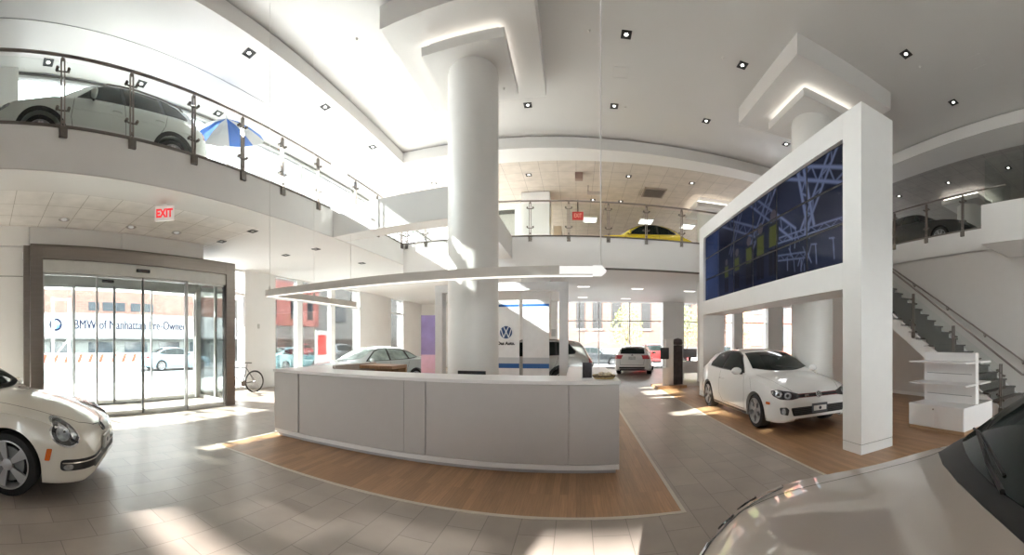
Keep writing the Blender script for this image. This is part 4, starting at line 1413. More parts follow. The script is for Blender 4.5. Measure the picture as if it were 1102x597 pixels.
# ------------------------------------------------------------------ body shapes (distances from the nose, metres)
GOLF = dict(
    top=[(0, .60), (.03, .69), (.08, .745), (.15, .79), (.35, .87), (.7, .955), (1.0, 1.0), (1.12, 1.02), (1.5, 1.21), (1.9, 1.395), (2.1, 1.445), (2.5, 1.472), (3.0, 1.455), (3.55, 1.40), (3.74, 1.365), (3.82, 1.30), (4.06, .99), (4.15, .90), (4.19, .75), (4.21, .55)],
    belt=[(0, .56), (.08, .68), (.3, .78), (.8, .88), (1.2, .93), (2.5, .965), (3.6, 1.0), (4.0, .94), (4.15, .82), (4.21, .5)],
    wid=[(0, .56), (.03, .65), (.10, .74), (.25, .825), (.5, .868), (.87, .887), (2.2, .888), (3.4, .888), (3.9, .85), (4.1, .78), (4.21, .66)],
    rail=[(0, .46), (.15, .60), (.4, .68), (1.1, .72), (1.3, .70), (1.6, .655), (2.0, .60), (2.6, .585), (3.6, .55), (3.8, .55), (4.1, .62), (4.21, .5)],
    drop=[(0, .02), (.4, .035), (1.1, .05), (1.5, .07), (2.0, .075), (3, .07), (3.8, .06), (4.21, .03)],
    low=[(0, .27), (.1, .21), (.5, .19), (.9, .18), (3.4, .18), (4.0, .24), (4.21, .32)],
    axles=(.87, 3.448), r=.318, arch=.362, rimr=.235, zm=.55)
TIGUAN = dict(
    top=[(0, .66), (.03, .78), (.08, .83), (.16, .885), (.4, .965), (.8, 1.045), (1.02, 1.085), (1.11, 1.11), (1.5, 1.345), (1.88, 1.55), (2.12, 1.625), (2.6, 1.672), (3.3, 1.65), (3.9, 1.585), (4.02, 1.54), (4.28, 1.12), (4.37, .98), (4.41, .80), (4.43, .6)],
    belt=[(0, .60), (.08, .77), (.3, .885), (.8, .975), (1.2, 1.045), (2.5, 1.08), (3.6, 1.12), (4.15, 1.06), (4.37, .9), (4.43, .55)],
    wid=[(0, .58), (.03, .67), (.1, .76), (.25, .84), (.5, .885), (.9, .902), (2.2, .904), (3.5, .904), (4.1, .87), (4.3, .80), (4.43, .68)],
    rail=[(0, .48), (.15, .62), (.4, .70), (1.1, .745), (1.35, .73), (1.7, .69), (2.1, .645), (2.7, .63), (3.7, .60), (4.0, .58), (4.3, .64), (4.43, .5)],
    drop=[(0, .02), (.4, .04), (1.1, .055), (1.6, .07), (2.1, .08), (3, .08), (4, .07), (4.43, .03)],
    low=[(0, .34), (.1, .28), (.5, .26), (.9, .25), (3.5, .25), (4.1, .32), (4.43, .42)],
    axles=(.88, 3.484), r=.345, arch=.40, rimr=.245, zm=.62)
BEETLE = dict(
    top=[(0, .50), (.03, .60), (.08, .665), (.18, .735), (.4, .845), (.7, .94), (1.0, 1.0), (1.25, 1.03), (1.6, 1.23), (1.95, 1.40), (2.3, 1.475), (2.6, 1.486), (3.0, 1.44), (3.4, 1.30), (3.75, 1.10), (4.0, .93), (4.18, .78), (4.26, .62), (4.28, .48)],
    belt=[(0, .46), (.08, .60), (.22, .70), (.45, .80), (.8, .865), (1.1, .88), (1.4, .90), (2.5, .93), (3.2, .95), (3.6, .92), (4.0, .80), (4.2, .62), (4.28, .45)],
    wid=[(0, .50), (.03, .60), (.10, .71), (.22, .80), (.42, .87), (.75, .905), (1.1, .895), (1.5, .875), (2.6, .875), (3.1, .89), (3.5, .905), (3.9, .87), (4.15, .76), (4.28, .6)],
    rail=[(0, .40), (.1, .42), (.3, .48), (.6, .56), (1.0, .64), (1.3, .68), (1.6, .66), (2.0, .60), (2.6, .57), (3.2, .55), (3.7, .56), (4.1, .55), (4.28, .4)],
    drop=[(0, .02), (.2, .03), (.5, .055), (1.1, .07), (1.5, .07), (2.0, .08), (3, .08), (3.8, .07), (4.28, .03)],
    low=[(0, .25), (.1, .20), (.5, .19), (.9, .18), (3.4, .18), (4.0, .25), (4.28, .34)],
    axles=(.86, 3.40), r=.335, arch=.385, rimr=.25, zm=.5, tuck=.06)
SEDAN = dict(
    top=[(0, .58), (.03, .67), (.08, .73), (.16, .78), (.5, .88), (1.0, .97), (1.3, 1.01), (1.7, 1.22), (2.1, 1.40), (2.4, 1.46), (2.8, 1.482), (3.2, 1.455), (3.6, 1.34), (4.0, 1.15), (4.2, 1.09), (4.6, 1.07), (4.76, 1.03), (4.84, .85), (4.87, .6)],
    belt=[(0, .54), (.08, .67), (.3, .77), (1.0, .88), (1.5, .92), (3.0, .98), (4.0, 1.0), (4.6, .98), (4.8, .86), (4.87, .55)],
    wid=[(0, .58), (.03, .67), (.1, .76), (.25, .84), (.5, .885), (.95, .91), (2.4, .912), (3.7, .91), (4.4, .86), (4.7, .78), (4.87, .66)],
    rail=[(0, .48), (.15, .62), (.4, .70), (1.2, .74), (1.5, .71), (2.1, .61), (2.8, .59), (3.4, .60), (4.0, .68), (4.4, .68), (4.87, .52)],
    drop=[(0, .02), (.4, .035), (1.2, .05), (1.7, .07), (2.4, .075), (3.2, .07), (4.0, .05), (4.87, .03)],
    low=[(0, .27), (.1, .21), (.5, .19), (.95, .18), (3.8, .18), (4.4, .24), (4.87, .32)],
    axles=(.96, 3.763), r=.325, arch=.368, rimr=.235, zm=.55)
WAGON = dict(GOLF)
WAGON.update(top=GOLF['top'][:10] + [(2.1, 1.455), (2.6, 1.495), (3.4, 1.475), (3.95, 1.43), (4.1, 1.38), (4.38, 1.0), (4.48, .92), (4.54, .75), (4.56, .55)],
             belt=[(0, .56), (.08, .68), (.3, .78), (.8, .88), (1.2, .93), (2.5, .965), (3.8, 1.0), (4.35, .95), (4.5, .82), (4.56, .5)],
             wid=[(0, .56), (.03, .65), (.10, .74), (.25, .825), (.5, .868), (.87, .887), (2.2, .888), (3.7, .888), (4.25, .86), (4.45, .80), (4.56, .7)],
             rail=[(0, .46), (.15, .60), (.4, .68), (1.1, .72), (1.3, .70), (1.6, .655), (2.0, .60), (2.6, .59), (3.8, .57), (4.1, .57), (4.4, .64), (4.56, .55)],
             drop=[(0, .02), (.4, .035), (1.1, .05), (1.5, .07), (2.0, .075), (3.4, .07), (4.1, .06), (4.56, .03)],
             low=[(0, .27), (.1, .21), (.5, .19), (.9, .18), (3.6, .18), (4.3, .24), (4.56, .32)])


def scaled(sp, kx, kw, kz):
    o = dict(sp)
    for k in ('top', 'belt', 'low', 'drop'):
        o[k] = [(s * kx, v * kz) for s, v in sp[k]]
    for k in ('wid', 'rail'):
        o[k] = [(s * kx, v * kw) for s, v in sp[k]]
    o['axles'] = tuple(a * kx for a in sp['axles'])
    return o


TOUAREG = scaled(TIGUAN, 1.083, 1.07, 1.035)
TOUAREG.update(r=.375, arch=.43, rimr=.26)


def windscreen(c, s0, s1, yb, s2, s3, yt, name='windscreen', mat=None):
    n = 6
    P = [(s0 + (s1 - s0) * (k / n) ** 2, yb * k / n) for k in range(-n, n + 1)]
    Q = [(s2 + (s3 - s2) * (k / n) ** 2, yt * k / n) for k in range(n, -n - 1, -1)]
    return c.patch(name, P + Q, 0, mat or M_CARGLASS, top=True, cell=.05, eps=.009)


def world_pt(c, v):
    return world_of(c.root) @ v


def emblem(c, y, z, R, rear=False, mat=None):
    o, u, d = c.frame(180 if rear else 0, (0, 0))
    h, n = c.cast(o, u, d, (y, z))
    W = world_of(c.root)
    n = n.normalized()
    up = (Vector((0, 0, 1)) - n * n.z).normalized()
    rt = up.cross(n)
    rot = W.to_3x3()
    m = MB(); N = 28
    p0 = h + n * .004
    m.loft([[p0 + (rt * cos(2 * pi * k / N) + up * sin(2 * pi * k / N)) * r + n * q for k in range(N)] for r, q in ((R, -.008), (R, .004), (R * .96, .006), (.002, .006))])
    m.build('emblem_disc', M_LENSIN, c.root, local=True)
    vw_emblem(c.root, W @ (p0 + n * .007), rot @ rt, rot @ up, R, M_CHROME, 'emblem', .004)


def plate(c, y, z, w, h, rear=False, mat=None, mark=True):
    o, u, d = c.frame(180 if rear else 0, (0, 0))
    p, n = c.cast(o, u, d, (y, z))
    sg = 1 if rear else -1
    m = MB(); m.obox(p + Vector((sg * .02, 0, 0)), .012, w / 2, h / 2); pl = m.build('number_plate', mat or M_PLATE, c.root, local=True, bevel=.004)
    if mark:
        m = MB(); m.obox(p + Vector((sg * .033, 0, 0)), .002, w * .42, h * .26); m.build('plate_insert', pbr('plate_white', (.75, .75, .75), .5), pl, local=True)
        m = MB(); m.lathe([(.002, -.002), (h * .17, -.002), (h * .17, .002), (.002, .002)], p + Vector((sg * .036, 0, .0)), 'X', 20); m.build('plate_emblem', pbr('plate_dark', (.05, .06, .08), .4), pl, local=True)


def inset(poly, d):
    cx = sum(p[0] for p in poly) / len(poly); cy = sum(p[1] for p in poly) / len(poly)
    return [(cx + (x - cx) * (1 - d), cy + (y - cy) * (1 - d * 1.6)) for x, y in poly]


def panes(c, polys, frame_poly=None, name='side_window', rnd=.03):
    if frame_poly:
        c.both('window_frame', frame_poly, M_TRIM, eps=.004, cell=.05, rnd=rnd)
    for p in polys:
        c.both(name, p, M_CARGLASS, eps=.009, cell=.05, rnd=rnd * .6)


# ------------------------------------------------------------------ models
def golf(c):
    panes(c, [[(1.50, .995), (2.56, 1.015), (2.54, 1.385), (2.2, 1.37), (1.98, 1.31)], [(2.63, 1.017), (3.36, 1.05), (3.43, 1.13), (3.28, 1.315), (2.95, 1.37), (2.62, 1.386)]],
          [(1.44, .98), (2.6, .998), (3.38, 1.03), (3.46, 1.12), (3.3, 1.335), (2.95, 1.392), (2.5, 1.408), (2.2, 1.392), (1.96, 1.33)])
    windscreen(c, 1.15, 1.38, .66, 1.90, 2.0, .535)
    c.patch('rear_window', [(-.56, 1.03), (.56, 1.03), (.48, 1.29), (-.48, 1.29)], 180, M_CARGLASS, rnd=.05)
    H = [(-.24, .632), (-.26, .69), (-.06, .742), (.17, .772), (.27, .752), (.24, .67), (.10, .615), (-.1, .607)]
    for o in c.patch('headlight', H, -30, M_LENSIN, ref=(.15, .62), mirror=True, cell=.035, rnd=.03, eps=.006): pass
    for e in (ellipse(-.03, .675, .062, .052), ellipse(.13, .695, .058, .05)):
        c.patch('headlight_reflector', e, -30, M_LENS, ref=(.15, .62), mirror=True, cell=.03, eps=.010)
        c.patch('headlight_bulb', ellipse(e[0][0] - .055, sum(q[1] for q in e) / len(e), .026, .024), -30, M_LENSIN, ref=(.15, .62), mirror=True, cell=.03, eps=.013)
    c.patch('grille', [(-.46, .632), (.46, .632), (.47, .70), (-.47, .70)], 0, M_TRIM, rnd=.02, eps=.004)
    M_REDL = pbr('grille_red', (.30, .01, .015), .3)
    for z in (.638, .694):
        c.patch('grille_line', [(-.45, z - .0025), (.45, z - .0025), (.45, z + .0025), (-.45, z + .0025)], 0, M_REDL, eps=.006)
    emblem(c, 0, .668, .062)
    p, n = c.cast(*c.frame(0, (0, 0)), (.27, .665))
    W = world_of(c.root)
    text_mesh('grille_letters', 'GTI', .055, M_CHROME, c.root, face_matrix(W @ (p + Vector((-.012, 0, 0))), W.to_3x3() @ Vector((0, -1, 0)), (0, 0, 1)), bold=.002)
    c.patch('lower_grille', [(-.56, .325), (.56, .325), (.60, .47), (-.60, .47)], 0, M_TRIM, rnd=.03, eps=.004)
    for z in (.36, .39, .42, .45):
        c.patch('grille_slat', [(-.54, z - .004), (.54, z - .004), (.54, z + .004), (-.54, z + .004)], 0, pbr('slat_grey', (.06, .06, .06), .4), eps=.01)
    c.patch('fog_lamp', [(-.08, .34), (.05, .36), (.07, .475), (-.05, .485), (-.10, .44)], -35, M_TRIM, ref=(.15, .66), mirror=True, cell=.03, rnd=.02)
    c.patch('fog_lens', ellipse(-.005, .41, .038, .055), -35, M_LENS, ref=(.15, .66), mirror=True, cell=.03, eps=.009)
    c.patch('front_lip', [(-.52, .245), (.52, .245), (.52, .275), (-.52, .275)], 0, M_TRIM)
    plate(c, 0, .43, .34, .17, mat=pbr('dealer_plate', (.10, .11, .13), .4))
    c.both('side_marker', [(.33, .505), (.45, .505), (.44, .55), (.33, .55)], M_AMBER, rnd=.01)
    c.both('sill_trim', [(1.27, .195), (3.06, .195), (3.06, .24), (1.27, .24)], M_TRIM, cell=.1)
    c.both_line('door_seam', [(1.36, .28), (1.32, .6), (1.40, .97)], .008); c.both_line('door_seam', [(1.36, .28), (2.5, .28), (2.66, .45), (2.68, .8), (2.62, 1.0)], .008)
    c.both_line('fender_seam', [(1.0, .69), (1.12, .92)], .006)
    c.line('bonnet_seam', [(.10, -.52), (.35, -.63), (.8, -.68), (1.12, -.70)], .007, 0, top=True); c.line('bonnet_seam', [(.10, .52), (.35, .63), (.8, .68), (1.12, .70)], .007, 0, top=True)
    c.both('crease', [(1.5, .69), (3.2, .705), (3.2, .712), (1.5, .698)], c.mat, cell=.1, eps=.004)
    c.handle_set([(2.5, .80)]); c.mirrors(1.52, .98)
    c.patch('tail_light', [(-.1, .80), (.22, .82), (.20, .95), (-.1, .95)], -150, M_TAIL, ref=(4.05, .66), mirror=True, rnd=.02)
    m = MB(); m.tube([Vector((3.45, 0, 1.41)) + c.off, Vector((3.6, 0, 1.45)) + c.off, Vector((3.68, 0, 1.41)) + c.off], .02, 8); m.build('roof_aerial', M_TRIM, c.root, local=True)
    for s in (-.35, .25):
        m = MB(); m.tube([c.cast(None, None, None, p, True)[0] + Vector((0, 0, .015)) for p in ((1.14 + abs(s) * .2, s), (1.25, s + .2), (1.32, s + .48 if s < 0 else s + .3))], .009, 6); m.build('wiper', M_TRIM, c.root, local=True)


def tiguan(c, sl=1., rails=True, full=True):
    k = c.L / 4.43; kz = c.sp['top'][11][1] / 1.672
    q = lambda P: [(s * k, z * kz) for s, z in P]
    panes(c, [q([(1.60, 1.11), (2.42, 1.13), (2.42, 1.55), (2.2, 1.53), (2.02, 1.46)]), q([(2.50, 1.132), (3.26, 1.16), (3.22, 1.545), (2.49, 1.556)]), q([(3.34, 1.165), (3.80, 1.21), (3.84, 1.26), (3.64, 1.49), (3.30, 1.54)])],
          q([(1.54, 1.095), (2.5, 1.115), (3.3, 1.145), (3.84, 1.19), (3.88, 1.27), (3.66, 1.51), (3.3, 1.562), (2.5, 1.575), (2.18, 1.55), (1.98, 1.47)]))
    windscreen(c, 1.10 * k, 1.23 * k, .705, 1.90 * k, 2.02 * k, .595)
    c.patch('rear_window', [(-.58, 1.17 * kz), (.58, 1.17 * kz), (.50, 1.47 * kz), (-.50, 1.47 * kz)], 180, M_CARGLASS, rnd=.05)
    H = [(-.26, .74), (-.28, .80), (-.05, .86), (.20, .90), (.28, .87), (.22, .79), (.05, .73), (-.1, .725)]
    c.patch('headlight', H, -30, M_LENS, ref=(.15, .63), mirror=True, cell=.035, rnd=.03, eps=.006)
    for e in (ellipse(-.08, .785, .05, .042), ellipse(.09, .81, .05, .045)):
        c.patch('headlight_bulb', e, -30, M_LENSIN, ref=(.15, .63), mirror=True, cell=.03, eps=.010)
    c.patch('grille', [(-.40, .69), (.40, .69), (.42, .80), (-.42, .80)], 0, M_TRIM, rnd=.02)
    for z in (.72, .77):
        c.patch('grille_bar', [(-.39, z - .01), (.39, z - .01), (.40, z + .01), (-.40, z + .01)], 0, M_CHROME, eps=.009)
    emblem(c, 0, .745, .07)
    c.patch('lower_grille', [(-.5, .40), (.5, .40), (.56, .55), (-.56, .55)], 0, M_TRIM, rnd=.03)
    c.patch('fog_lamp', [(-.1, .44), (.08, .45), (.08, .56), (-.08, .56)], -35, M_TRIM, ref=(.15, .66), mirror=True, rnd=.02)
    plate(c, 0, .58, .34, .16)
    R = c.sp['arch']; r = c.sp['r']
    for ax in c.sp['axles']:
        n = 20
        out = [(ax + (R + .085) * cos(pi * (.0 + 1.0 * i / n)), r + (R + .085) * sin(pi * i / n)) for i in range(n + 1)]
        inn = [(ax + (R + .004) * cos(pi * i / n), r + (R + .004) * sin(pi * i / n)) for i in range(n, -1, -1)]
        P = [(ax + R + .085, .30)] + out + [(ax - R - .085, .30), (ax - R - .004, .30)] + inn + [(ax + R + .004, .30)]
        # two half rings keep the wrapped strip clean
        h = n // 2
        c.both('arch_trim', [(ax + R + .085, .29)] + out[:h + 1] + inn[h:] + [(ax + R + .004, .29)], M_TRIM, cell=.05, eps=.008)
        c.both('arch_trim', out[h:] + [(ax - R - .085, .29), (ax - R - .004, .29)] + inn[:h + 1], M_TRIM, cell=.05, eps=.008)
    a0, a1 = c.sp['axles']
    c.both('sill_trim', [(a0 + R + .08, .26), (a1 - R - .08, .26), (a1 - R - .08, .36), (a0 + R + .08, .36)], M_TRIM, cell=.1, eps=.008)
    c.both_line('door_seam', q([(1.46, .40), (1.42, .7), (1.50, 1.09)]), .009); c.both_line('door_seam', q([(2.46, .38), (2.46, 1.12)]), .009)
    c.both_line('door_seam', q([(1.46, .40), (2.46, .38), (2.95, .40), (3.12, .62), (3.30, .9), (3.36, 1.14)]), .008)
    c.both('crease', q([(1.2, .845), (4.0, .875), (4.0, .885), (1.2, .857)]), c.mat, cell=.12, eps=.006)
    c.line('bonnet_seam', [(.12, -.55), (.35, -.66), (.8, -.71), (1.2, -.735)], .008, 0, top=True); c.line('bonnet_seam', [(.12, .55), (.35, .66), (.8, .71), (1.2, .735)], .008, 0, top=True)
    c.handle_set(q([(2.30, .93), (3.18, .96)])); c.mirrors(1.84 * k, 1.09 * kz)
    c.patch('tail_light', [(-.16, .92), (.2, .94), (.2, 1.08), (-.14, 1.08)], -150, M_TAIL, ref=(c.L - .16, .68), mirror=True, rnd=.02)
    c.patch('rear_bumper', [(-.62, .40), (.62, .40), (.66, .56), (-.66, .56)], 180, M_TRIM, rnd=.03)
    plate(c, 0, .86, .36, .16, rear=True, mark=False)
    emblem(c, 0, 1.0 * kz, .06, rear=True)
    if rails:
        for sg in (-1, 1):
            P = [c.cast(None, None, None, (s * k, sg * .60), True)[0] + Vector((0, 0, h)) for s, h in ((2.1, .0), (2.2, .05), (2.7, .055), (3.3, .055), (3.75, .05), (3.85, .0))]
            m = MB(); m.tube(P, .016, 8); m.build('roof_rail', M_STEELD, c.root, local=True, smooth=50)
    if full:
        c.patch('cowl', [(1.10, -.715), (1.05, -.5), (1.025, -.25), (1.02, 0), (1.025, .25), (1.05, .5), (1.10, .715), (1.20, .76), (1.27, .72), (1.20, .5), (1.15, .25), (1.13, 0), (1.15, -.25), (1.20, -.5), (1.27, -.72), (1.20, -.76)], 0, M_TRIM, top=True, cell=.06, eps=.004)
        for s0, s1 in ((-.62, -.02), (.0, .60)):
            P = [c.cast(None, None, None, p, True)[0] + Vector((0, 0, .02)) for p in ((1.09, s0), (1.15, s0 * .6 + s1 * .4), (1.27, s1))]
            m = MB(); m.tube([P[0], P[1], P[2]], .011, 6)
            Q = [c.cast(None, None, None, (1.15 + .17 * t, s0 + .1 + (s1 + .06 - s0) * t), True)[0] + Vector((0, 0, .014)) for t in (0, .25, .5, .75, 1)]
            m.tube(Q, .008, 6); m.build('wiper', M_TRIM, c.root, local=True)


def beetle(c):
    panes(c, [[(1.52, .955), (2.62, .985), (2.60, 1.37), (2.3, 1.365), (2.0, 1.28)], [(2.69, .988), (3.30, 1.03), (3.36, 1.06), (3.1, 1.25), (2.68, 1.365)]],
          [(1.46, .94), (2.65, .968), (3.32, 1.01), (3.42, 1.06), (3.12, 1.27), (2.66, 1.39), (2.28, 1.388), (1.98, 1.30)])
    windscreen(c, 1.27, 1.46, .64, 1.93, 2.02, .54)
    windscreen(c, 3.78, 3.66, .47, 3.12, 3.08, .45, 'rear_window')
    # round-cornered lamp on each wing
    E = ellipse(.0, .69, .155, .128, 32, .35)
    c.patch('headlight', E, -42, M_CHROME, ref=(.32, .70), mirror=True, cell=.03, eps=.006)
    c.patch('headlight_lens', ellipse(.0, .69, .138, .112, 32, .35), -42, M_LENSIN, ref=(.32, .70), mirror=True, cell=.03, eps=.012)
    c.patch('headlight_reflector', ellipse(.03, .695, .065, .075), -42, M_LENS, ref=(.32, .70), mirror=True, cell=.03, eps=.016)
    c.patch('headlight_reflector', ellipse(-.075, .69, .03, .06), -42, M_LENS, ref=(.32, .70), mirror=True, cell=.03, eps=.016)
    c.line('bonnet_seam', [(.07, 0), (.10, -.2), (.22, -.40), (.45, -.52), (.8, -.60), (1.22, -.66)], .009, 0, top=True)
    c.line('bonnet_seam', [(.07, 0), (.10, .2), (.22, .40), (.45, .52), (.8, .60), (1.22, .66)], .009, 0, top=True)
    # lower intake with a chrome blade and fog lamp
    c.patch('lower_grille', [(-.52, .30), (.52, .30), (.52, .42), (-.52, .42)], 0, M_TRIM, rnd=.03)
    c.patch('fog_intake', [(-.42, .315), (.16, .325), (.19, .345), (.19, .425), (.15, .44), (-.42, .42)], -45, M_TRIM, ref=(.22, .62), mirror=True, cell=.035, rnd=.025, eps=.005)
    c.patch('intake_blade', [(-.42, .385), (.17, .40), (.17, .412), (-.42, .40)], -45, M_CHROME, ref=(.22, .62), mirror=True, cell=.04, eps=.012)
    c.patch('fog_lens', ellipse(.11, .362, .05, .03), -45, M_LENS, ref=(.22, .62), mirror=True, cell=.02, eps=.010)
    c.both('side_marker', [(.385, .43), (.44, .43), (.415, .55), (.36, .55)], M_AMBER, rnd=.012)
    plate(c, 0, .47, .32, .15)
    emblem(c, 0, .62, .055)
    c.both('sill_trim', [(1.3, .19), (3.0, .19), (3.0, .26), (1.3, .26)], M_TRIM, cell=.1)
    c.both_line('door_seam', [(1.40, .28), (1.36, .6), (1.44, .93)], .008); c.both_line('door_seam', [(1.40, .28), (2.6, .28), (2.74, .5), (2.70, .97)], .008)
    c.handle_set([(2.5, .82)]); c.mirrors(1.58, .95)
    c.patch('tail_light', [(-.12, .62), (.12, .63), (.10, .82), (-.1, .82)], -140, M_TAIL, ref=(4.0, .66), mirror=True, rnd=.05)


def sedan(c):
    panes(c, [[(1.72, .985), (2.60, 1.0), (2.58, 1.375), (2.35, 1.36), (2.12, 1.29)], [(2.67, 1.0), (3.42, 1.03), (3.32, 1.32), (2.65, 1.376)], [(3.5, 1.04), (3.86, 1.075), (3.6, 1.22), (3.44, 1.27)]],
          [(1.64, .97), (2.6, .985), (3.5, 1.015), (3.94, 1.065), (3.62, 1.25), (3.3, 1.35), (2.6, 1.40), (2.3, 1.385), (2.08, 1.305)])
    windscreen(c, 1.33, 1.58, .68, 2.10, 2.2, .55)
    windscreen(c, 4.08, 3.92, .58, 3.42, 3.34, .50, 'rear_window')
    H = [(-.26, .62), (-.27, .68), (-.05, .72), (.2, .75), (.26, .73), (.2, .65), (.02, .60)]
    c.patch('headlight', H, -30, M_LENS, ref=(.15, .63), mirror=True, cell=.04, rnd=.03, eps=.006)
    c.patch('grille', [(-.40, .56), (.40, .56), (.42, .66), (-.42, .66)], 0, M_TRIM, rnd=.02)
    for z in (.59, .63):
        c.patch('grille_bar', [(-.39, z - .008), (.39, z - .008), (.40, z + .008), (-.40, z + .008)], 0, M_CHROME, eps=.009)
    emblem(c, 0, .61, .06)
    c.patch('lower_grille', [(-.5, .32), (.5, .32), (.56, .44), (-.56, .44)], 0, M_TRIM, rnd=.03)
    c.both_line('door_seam', [(1.60, .3), (1.56, .6), (1.64, .96)], .008); c.both_line('door_seam', [(2.63, .3), (2.63, .98)], .008); c.both_line('door_seam', [(1.6, .3), (3.1, .3), (3.32, .6), (3.5, 1.0)], .008)
    c.handle_set([(2.45, .85), (3.32, .88)]); c.mirrors(1.80, .97)
    c.patch('tail_light', [(-.2, .80), (.2, .82), (.2, .93), (-.18, .93)], -150, M_TAIL, ref=(4.72, .68), mirror=True, rnd=.02)
    c.line('bonnet_seam', [(.12, -.55), (.35, -.66), (1.25, -.73)], .008, 0, top=True); c.line('bonnet_seam', [(.12, .55), (.35, .66), (1.25, .73)], .008, 0, top=True)


def wagon(c):
    panes(c, [[(1.50, .995), (2.40, 1.01), (2.38, 1.395), (2.2, 1.38), (1.98, 1.31)], [(2.48, 1.012), (3.2, 1.03), (3.18, 1.40), (2.46, 1.40)], [(3.28, 1.035), (3.85, 1.06), (3.9, 1.1), (3.72, 1.36), (3.26, 1.40)]],
          [(1.44, .98), (2.6, .998), (3.87, 1.04), (3.96, 1.1), (3.76, 1.38), (3.2, 1.42), (2.5, 1.418), (2.2, 1.402), (1.96, 1.33)])
    windscreen(c, 1.15, 1.38, .66, 1.90, 2.0, .535)
    c.patch('rear_window', [(-.60, 1.04), (.60, 1.04), (.53, 1.33), (-.53, 1.33)], 180, M_CARGLASS, rnd=.06)
    c.patch('headlight', [(-.24, .632), (-.26, .69), (.17, .772), (.27, .752), (.24, .67), (.10, .615)], -30, M_LENS, ref=(.15, .62), mirror=True, cell=.04, rnd=.03, eps=.006)
    c.patch('tail_light', [(-.2, .80), (.2, .80), (.2, .97), (-.16, .98)], -150, M_TAIL, ref=(4.42, .68), mirror=True, rnd=.03, eps=.008)
    c.patch('rear_bumper', [(-.6, .34), (.6, .34), (.62, .42), (-.62, .42)], 180, M_TRIM, rnd=.02)
    c.line('tailgate_seam', [(-.56, .52), (.56, .52)], .01, 180); c.line('tailgate_seam', [(-.60, .99), (-.56, .52)], .01, 180); c.line('tailgate_seam', [(.60, .99), (.56, .52)], .01, 180)
    plate(c, 0, .84, .34, .16, rear=True, mark=False)
    emblem(c, 0, .975, .05, rear=True)
    for sg in (-1, 1):
        P = [c.cast(None, None, None, (s, sg * .56), True)[0] + Vector((0, 0, h)) for s, h in ((2.0, 0), (2.1, .045), (2.8, .05), (3.7, .045), (3.85, 0))]
        m = MB(); m.tube(P, .016, 8); m.build('roof_rail', M_STEELD, c.root, local=True)
    c.handle_set([(2.3, .80), (3.15, .82)]); c.mirrors(1.52, .98)
    c.both_line('door_seam', [(2.44, .28), (2.44, 1.0)], .008)


# ------------------------------------------------------------------ the cars in the showroom
c = Car('compact_car', 'cream white rounded compact car at the left edge, front end in view', 'car', BEETLE, (-5.36, -.44, 0), atan2(.866, .5), paint('cream', (.74, .70, .62), rough=.2), wheel='fan')
beetle(c)
c = Car('hatchback', 'white three-door hatchback parked on wood under the video wall', 'car', GOLF, (4.14, 7.60, .003), -pi / 2, paint('white', (.86, .86, .855), rough=.22), wheel='five')
golf(c)
c = Car('compact_suv', 'beige compact SUV in the foreground, bonnet and windscreen in view', 'car', TIGUAN, (2.05, -.136, 0), atan2(.6, -.8), paint('beige', (.47, .41, .355), .1, .3), wheel='twin')
tiguan(c); BEIGE = c
c = Car('compact_suv', 'silver compact SUV on the left upper floor behind glass railing', 'car', TIGUAN, (-6.89, 2.15, Z2), -pi / 2, paint('silver', (.60, .63, .61), .25, .3), wheel='twin')
tiguan(c, full=False); c.root.scale = (.93, .93, .93)
c = Car('compact_car', 'yellow rounded compact car upstairs behind the far glass railing', 'car', BEETLE, (2.55, 14.7, Z2), pi, paint('yellow', (.62, .46, .02), rough=.25), wheel='fan')
beetle(c)
c = Car('sedan', 'black sedan on the right upper floor behind glass railing', 'car', SEDAN, (10.9, 8.4, Z2), -pi / 2, paint('black_upstairs', (.006, .006, .007), rough=.3, coat=.15), wheel='multi')
sedan(c)
c = Car('large_suv', 'silver large SUV behind the blue-striped panels, rear end showing', 'car', TOUAREG, (-1.80, 13.0, 0), pi, paint('greysilver', (.46, .46, .44), .4, .28), wheel='twin')
tiguan(c)
c = Car('sedan', 'pale silver sedan by the left windows, beyond the reception desk', 'car', SEDAN, (-7.0, 11.6, 0), radians(-115), paint('palesilver', (.62, .70, .72), .2, .25), wheel='multi')
sedan(c)
for o in kids(c.root):
    if o.name.startswith(('windscreen', 'side_window', 'rear_window')):
        o.data.materials[0] = M_PALEGLASS
c = Car('estate_car', 'white estate car seen from behind by the far windows', 'car', WAGON, (3.2, 19.95, 0), radians(76), paint('white', (.80, .80, .79)), wheel='five')
wagon(c)
